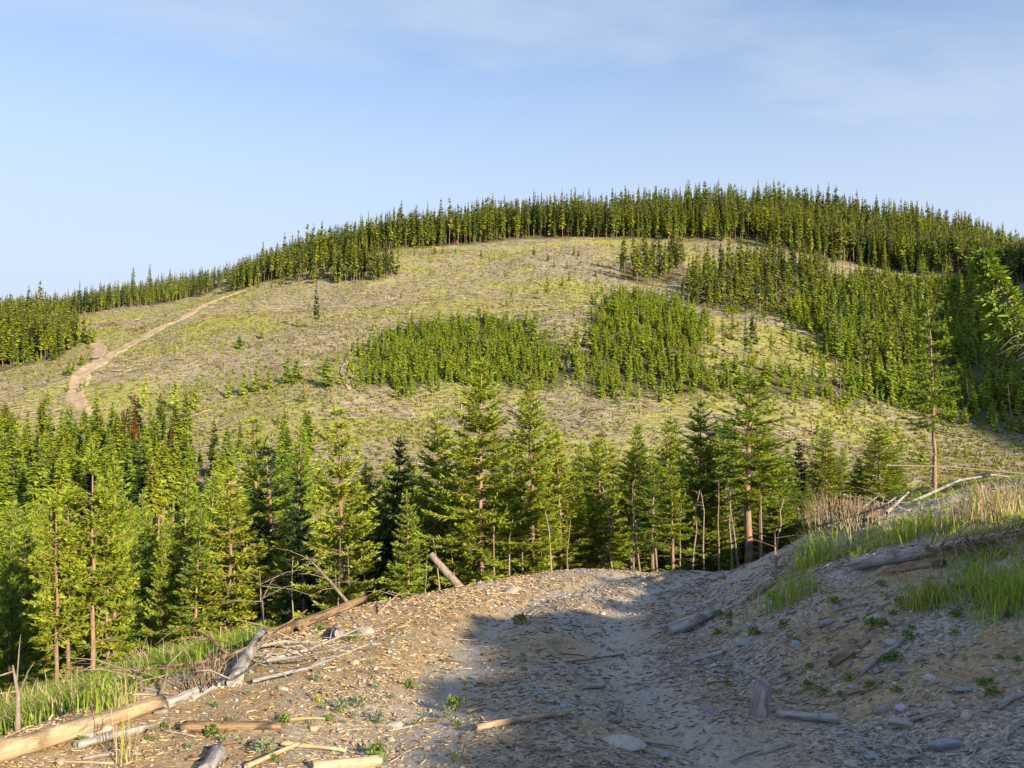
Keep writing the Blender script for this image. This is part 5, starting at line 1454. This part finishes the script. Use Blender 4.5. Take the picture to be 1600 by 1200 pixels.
pal = np.array([(.30, .29, .28), (.38, .36, .33), (.24, .22, .20), (.28, .30, .33), (.44, .40, .34), (.20, .17, .14)])
col = pal[r.integers(0, 6, n)] * r.uniform(.75, 1.25, (n, 1))
tag(obj("pebbles", make_mesh("pebbles", V.reshape(-1, 3), Fp.reshape(-1, 3), [M["pebble"]], colors=np.repeat(col, 9, 0), smooth_shade=True)), "pebbles and gravel scattered over the road and the cut bank", "gravel", kind="stuff")

# ------------------------------------------------------------------ grass
def blades(X, Y, Z, h, w, lean, az, col, name, label, seed, mat="grass", cat="grass", thing=False, loc=None, group=None):
    n = len(X); r = np.random.default_rng(seed)
    fx, fy = np.cos(az), np.sin(az); sx, sy = -fy, fx
    V = np.empty((n, 5, 3))
    C = np.stack([X, Y, Z], -1); S = np.stack([sx, sy, 0 * sx], -1) * (w / 2)[:, None]; Fv = np.stack([fx, fy, 0 * fx], -1)
    m = C + Fv * (h * lean * .30)[:, None]; m[:, 2] += h * .58
    t = C + Fv * (h * lean)[:, None]; t[:, 2] += h * (1 - .35 * lean)
    V[:, 0] = C - S; V[:, 1] = C + S; V[:, 2] = m + S * .8; V[:, 3] = m - S * .8; V[:, 4] = t
    b = (np.arange(n) * 5)[:, None]
    me = make_mesh(name, V.reshape(-1, 3), [b + np.array([[0, 1, 2, 3]]), b + np.array([[3, 2, 4]])], [M[mat]], colors=np.repeat(col, 5, 0))
    o = obj(name, me, None, loc)
    return tag(o, label, cat, group) if thing else tag(o, label, cat, kind="stuff")
GREEN = np.array([(.21, .33, .035), (.28, .39, .04), (.16, .26, .035), (.36, .42, .06)])
DRY = np.array([(.50, .40, .22), (.42, .33, .18), (.56, .47, .30)])

# bank grass, in tufts
r = np.random.default_rng(31)
tx, ty, _r = view_points(5200, 32, 7.0, 30.0, 1050, 1700)
b = tx - road_right(ty)
g0 = smooth(1.7, 3.6, b + 1.1 * fbm(tx / 1.5, ty / 1.5, 3, 61)) * np.clip(.26 + 2.1 * fbm(tx / 1.1, ty / 1.3, 3, 67), 0.02, 1)
k = r.random(len(tx)) < g0 * 1.0; tx, ty = tx[k], ty[k]
nb = 34; n = len(tx)
hs = np.repeat(r.uniform(.05, .15, n) * (1 + .6 * fbm(tx / 2, ty / 2, 2, 5)), nb) * r.uniform(.5, 1.15, n * nb)
X = np.repeat(tx, nb) + r.normal(0, .075, n * nb); Y = np.repeat(ty, nb) + r.normal(0, .075, n * nb)
dry = np.repeat(r.random(n) < .22, nb) | (r.random(n * nb) < .10)
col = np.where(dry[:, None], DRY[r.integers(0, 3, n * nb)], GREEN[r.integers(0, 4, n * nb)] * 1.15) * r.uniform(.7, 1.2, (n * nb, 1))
blades(X, Y, height(X, Y) - .01, hs, r.uniform(.005, .011, n * nb), r.uniform(.1, .9, n * nb), r.uniform(0, 6.283, n * nb), col, "bank_grass", "green and dry grass growing along the top of the cut bank", 33)
# tall meadow grass below the road on the left
tx, ty, _r = view_points(3400, 34, 6.5, 26.0, -80, 420)
a = road_left(ty) - tx
k = (a > .9 + .5 * fbm(tx / 1.5, ty / 1.5, 2, 63)) & (a < 9.5); tx, ty = tx[k], ty[k]; n = len(tx); nb = 26
hs = np.repeat(r.uniform(.18, .40, n), nb) * r.uniform(.5, 1.15, n * nb)
X = np.repeat(tx, nb) + r.normal(0, .13, n * nb); Y = np.repeat(ty, nb) + r.normal(0, .13, n * nb)
dry = np.repeat(r.random(n) < .02, nb) | (r.random(n * nb) < .03)
hs = hs * np.where(dry, 1.3, 1)
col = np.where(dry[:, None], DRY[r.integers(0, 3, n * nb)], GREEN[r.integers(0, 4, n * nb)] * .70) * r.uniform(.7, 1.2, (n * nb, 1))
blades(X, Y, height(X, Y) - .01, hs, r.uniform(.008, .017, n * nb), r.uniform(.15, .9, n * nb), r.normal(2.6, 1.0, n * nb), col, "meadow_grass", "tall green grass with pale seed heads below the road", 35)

# single tufts that stand out
def tuft(px, py, n, h_px, label, dryness=.1, spread=.12, seed=0, bright=1.0, group="grass tufts"):
    p = at(px, py, 3); h = h_px / F_PX * p.y; q = np.random.default_rng(seed + int(px))
    x, y = q.normal(0, spread, n), q.normal(0, spread, n)
    z = height(p.x + x, p.y + y) - p.z - .01
    col = np.where((q.random(n) < dryness)[:, None], DRY[q.integers(0, 3, n)], GREEN[q.integers(0, 4, n)] * bright) * q.uniform(.8, 1.2, (n, 1))
    blades(x, y, z, h * q.uniform(.5, 1.1, n), q.uniform(.006, .012, n) * (.5 if n < 40 else 1), q.uniform(.1, .8, n), q.uniform(0, 6.283, n), col, "grass_tuft", label, seed, thing=True, loc=p, group=group, cat="grass tuft")
tuft(1450, 945, 240, 52, "bright grass tuft with dry stalks on the bare bank below the bleached log", .18, .12, 1)
tuft(1585, 945, 320, 75, "big bright green grass clump at the right edge of the bank", .12, .16, 2, 1.1)
tuft(1545, 925, 200, 50, "green grass tuft left of the big clump at the right edge", .1, .18, 3)
tuft(1280, 880, 260, 65, "lit green grass tuft at the corner of the bank", .12, .17, 4, 1.15)
tuft(1235, 940, 200, 60, "dark green grass tuft beside the broken dry stalk", .05, .2, 5)
tuft(1272, 830, 220, 75, "straw-topped tall grass tuft left of the dry brush", .6, .22, 6)
tuft(1535, 815, 260, 80, "tall straw-coloured grass clump on top of the bank", .75, .25, 7)
tuft(1430, 840, 220, 55, "bright grass patch in front of the dark bent pole", .1, .18, 8, 1.15)
tuft(200, 1190, 26, 115, "spindly dry grass stalks at the bottom left", .95, .035, 9)
tuft(168, 1105, 130, 60, "yellow-green grass tuft behind the thick pale log", .35, .09, 10, 1.3)

# dry brush: many fine twigs with pale tips
def brush(px, py, w_px, h_px, label, seed):
    p = at(px, py, 5); w = w_px / F_PX * p.y / 2; h = h_px / F_PX * p.y; rd = random.Random(seed); V, Fq, C = [], [], []
    TV, TT = [], []
    for k in range(70):
        x, y = rd.uniform(-w, w), rd.uniform(-.3, .3); t = Vector((x * 1.25 + rd.uniform(-.1, .1), y * 1.2, h * rd.uniform(.55, 1.05)))
        tube([Vector((x, y, -.03)), Vector((x, y, 0)).lerp(t, .55) + Vector((rd.uniform(-.05, .05), 0, 0)), t], [.007, .005, .003], 3, V, Fq)
        for _ in range(9):
            c = Vector((x, y, 0)).lerp(t, rd.uniform(.55, 1.05)); n = len(TV)
            for _k in range(3): TV.append(tuple(c + Vector((rd.gauss(0, .30 * h / 12), rd.gauss(0, .30 * h / 12), rd.gauss(0, .35 * h / 12)))))
            TT.append((n, n + 1, n + 2))
    root = empty("dry_shrub", p)
    obj("twigs", make_mesh("shrub_twigs", V, np.array(Fq), [M["snag"]]), root)
    sh = obj("seed_heads", make_mesh("shrub_heads", TV, np.array(TT), [M["grass"]], colors=np.tile([[.30, .20, .15]], (len(TV), 1))), root)
    sh["kind"] = "stuff"; tag(root, label, "shrub")
brush(1300, 836, 70, 62, "pinkish dry brush in front of the yellow-topped fir", 801)
brush(1345, 826, 60, 48, "lower pinkish dry brush just right of the taller one", 802)
brush(1560, 800, 60, 50, "brown dry brush behind the straw-coloured grass clump", 803)
brush(322, 1072, 24, 44, "reddish dry shrub at the right end of the tall meadow grass", 804)

# low plants
def weed_mesh(seed, n=60, up=.6, cols=((.17, .22, .07),), size=.035):
    q = np.random.default_rng(seed); V = np.empty((n, 4, 3))
    c = np.stack([q.normal(0, .03, n), q.normal(0, .03, n), q.uniform(0, .08, n) * up], -1)
    d = np.stack([q.normal(0, 1, n), q.normal(0, 1, n), q.uniform(.1, 1.4, n) * up], -1); d /= np.linalg.norm(d, axis=1)[:, None]
    s = np.cross(d, q.normal(size=(n, 3))); s /= np.linalg.norm(s, axis=1)[:, None]
    l = size * q.uniform(.6, 1.5, n)[:, None]
    V[:, 0] = c; V[:, 1] = c + d * l * .5 + s * l * .22; V[:, 2] = c + d * l; V[:, 3] = c + d * l * .5 - s * l * .22
    col = np.array(cols)[q.integers(0, len(cols), n)] * q.uniform(.75, 1.25, (n, 1))
    return make_mesh("weed", V.reshape(-1, 3), np.arange(n * 4).reshape(-1, 4), [M["weed"]], colors=np.repeat(col, 4, 0))
WEEDS = {"grey": [weed_mesh(901 + i, 90, 1.3, ((.20, .25, .14), (.15, .21, .10), (.24, .27, .16))) for i in range(3)],
         "green": [weed_mesh(911 + i, 90, .9, ((.12, .20, .035), (.16, .24, .04), (.09, .15, .03))) for i in range(3)],
         "yellow": [weed_mesh(921, 80, 1.0, ((.42, .42, .06), (.30, .34, .05)))]}
def weed(px, py, kind, w_px, label, group):
    p = at(px, py)
    if p is None: return
    o = obj("low_plant", random.choice(WEEDS[kind]), None, p); s = w_px / F_PX * p.y / .24
    o.scale = (s, s, s * random.uniform(.8, 1.2)); o.rotation_euler = (0, 0, random.uniform(0, 6.28)); tag(o, label, "plant", group)
GW = "low plants on the bare ground"
for px, py, kd, w, lab in [(560, 1105, "grey", 44, "upright grey-green plant in the middle of the sunlit ground"), (535, 1112, "grey", 36, "grey-green plant just left of the upright one"), (592, 1130, "grey", 46, "spreading grey-green plant below the upright one"),
                           (496, 1098, "yellow", 26, "bright yellow-green rosette on the sunlit ground"), (708, 1108, "green", 50, "round olive plant near the shadow's edge"), (716, 1134, "green", 26, "small green plant below the round olive one"),
                           (588, 1184, "green", 54, "dark green spiky plant near the bottom edge"), (444, 1130, "green", 40, "green plant beside the flat buried log"), (415, 1176, "grey", 54, "grey-green patch left of the bowed stick"),
                           (332, 1150, "green", 44, "green plant in front of the flat buried log"), (130, 1162, "green", 36, "yellow-green plant under the thick pale log"), (550, 1000, "green", 36, "green weed by the white stone at the long log"),
                           (812, 975, "green", 50, "green weed patch on the outer edge of the upper road"), (640, 1075, "green", 34, "olive weed on the upper sunlit ground"), (405, 1040, "yellow", 26, "yellowish weed at the foot of the propped-up log"),
                           (500, 985, "green", 30, "green weed under the long red-brown log")]:
    weed(px, py, kd, w, lab, GW)
for k in range(70):
    px, py = (random.uniform(180, 720), random.uniform(1060, 1195)) if k < 28 else (random.uniform(1120, 1600), random.uniform(900, 1090))
    kd = random.choice(["grey", "grey", "green"]) if k < 28 else "green"
    weed(px, py, kd, random.uniform(14, 30 if k < 28 else 40), "small %s weed near the %s" % ("grey-green" if kd == "grey" else "green", by_stone(px, py)), GW)
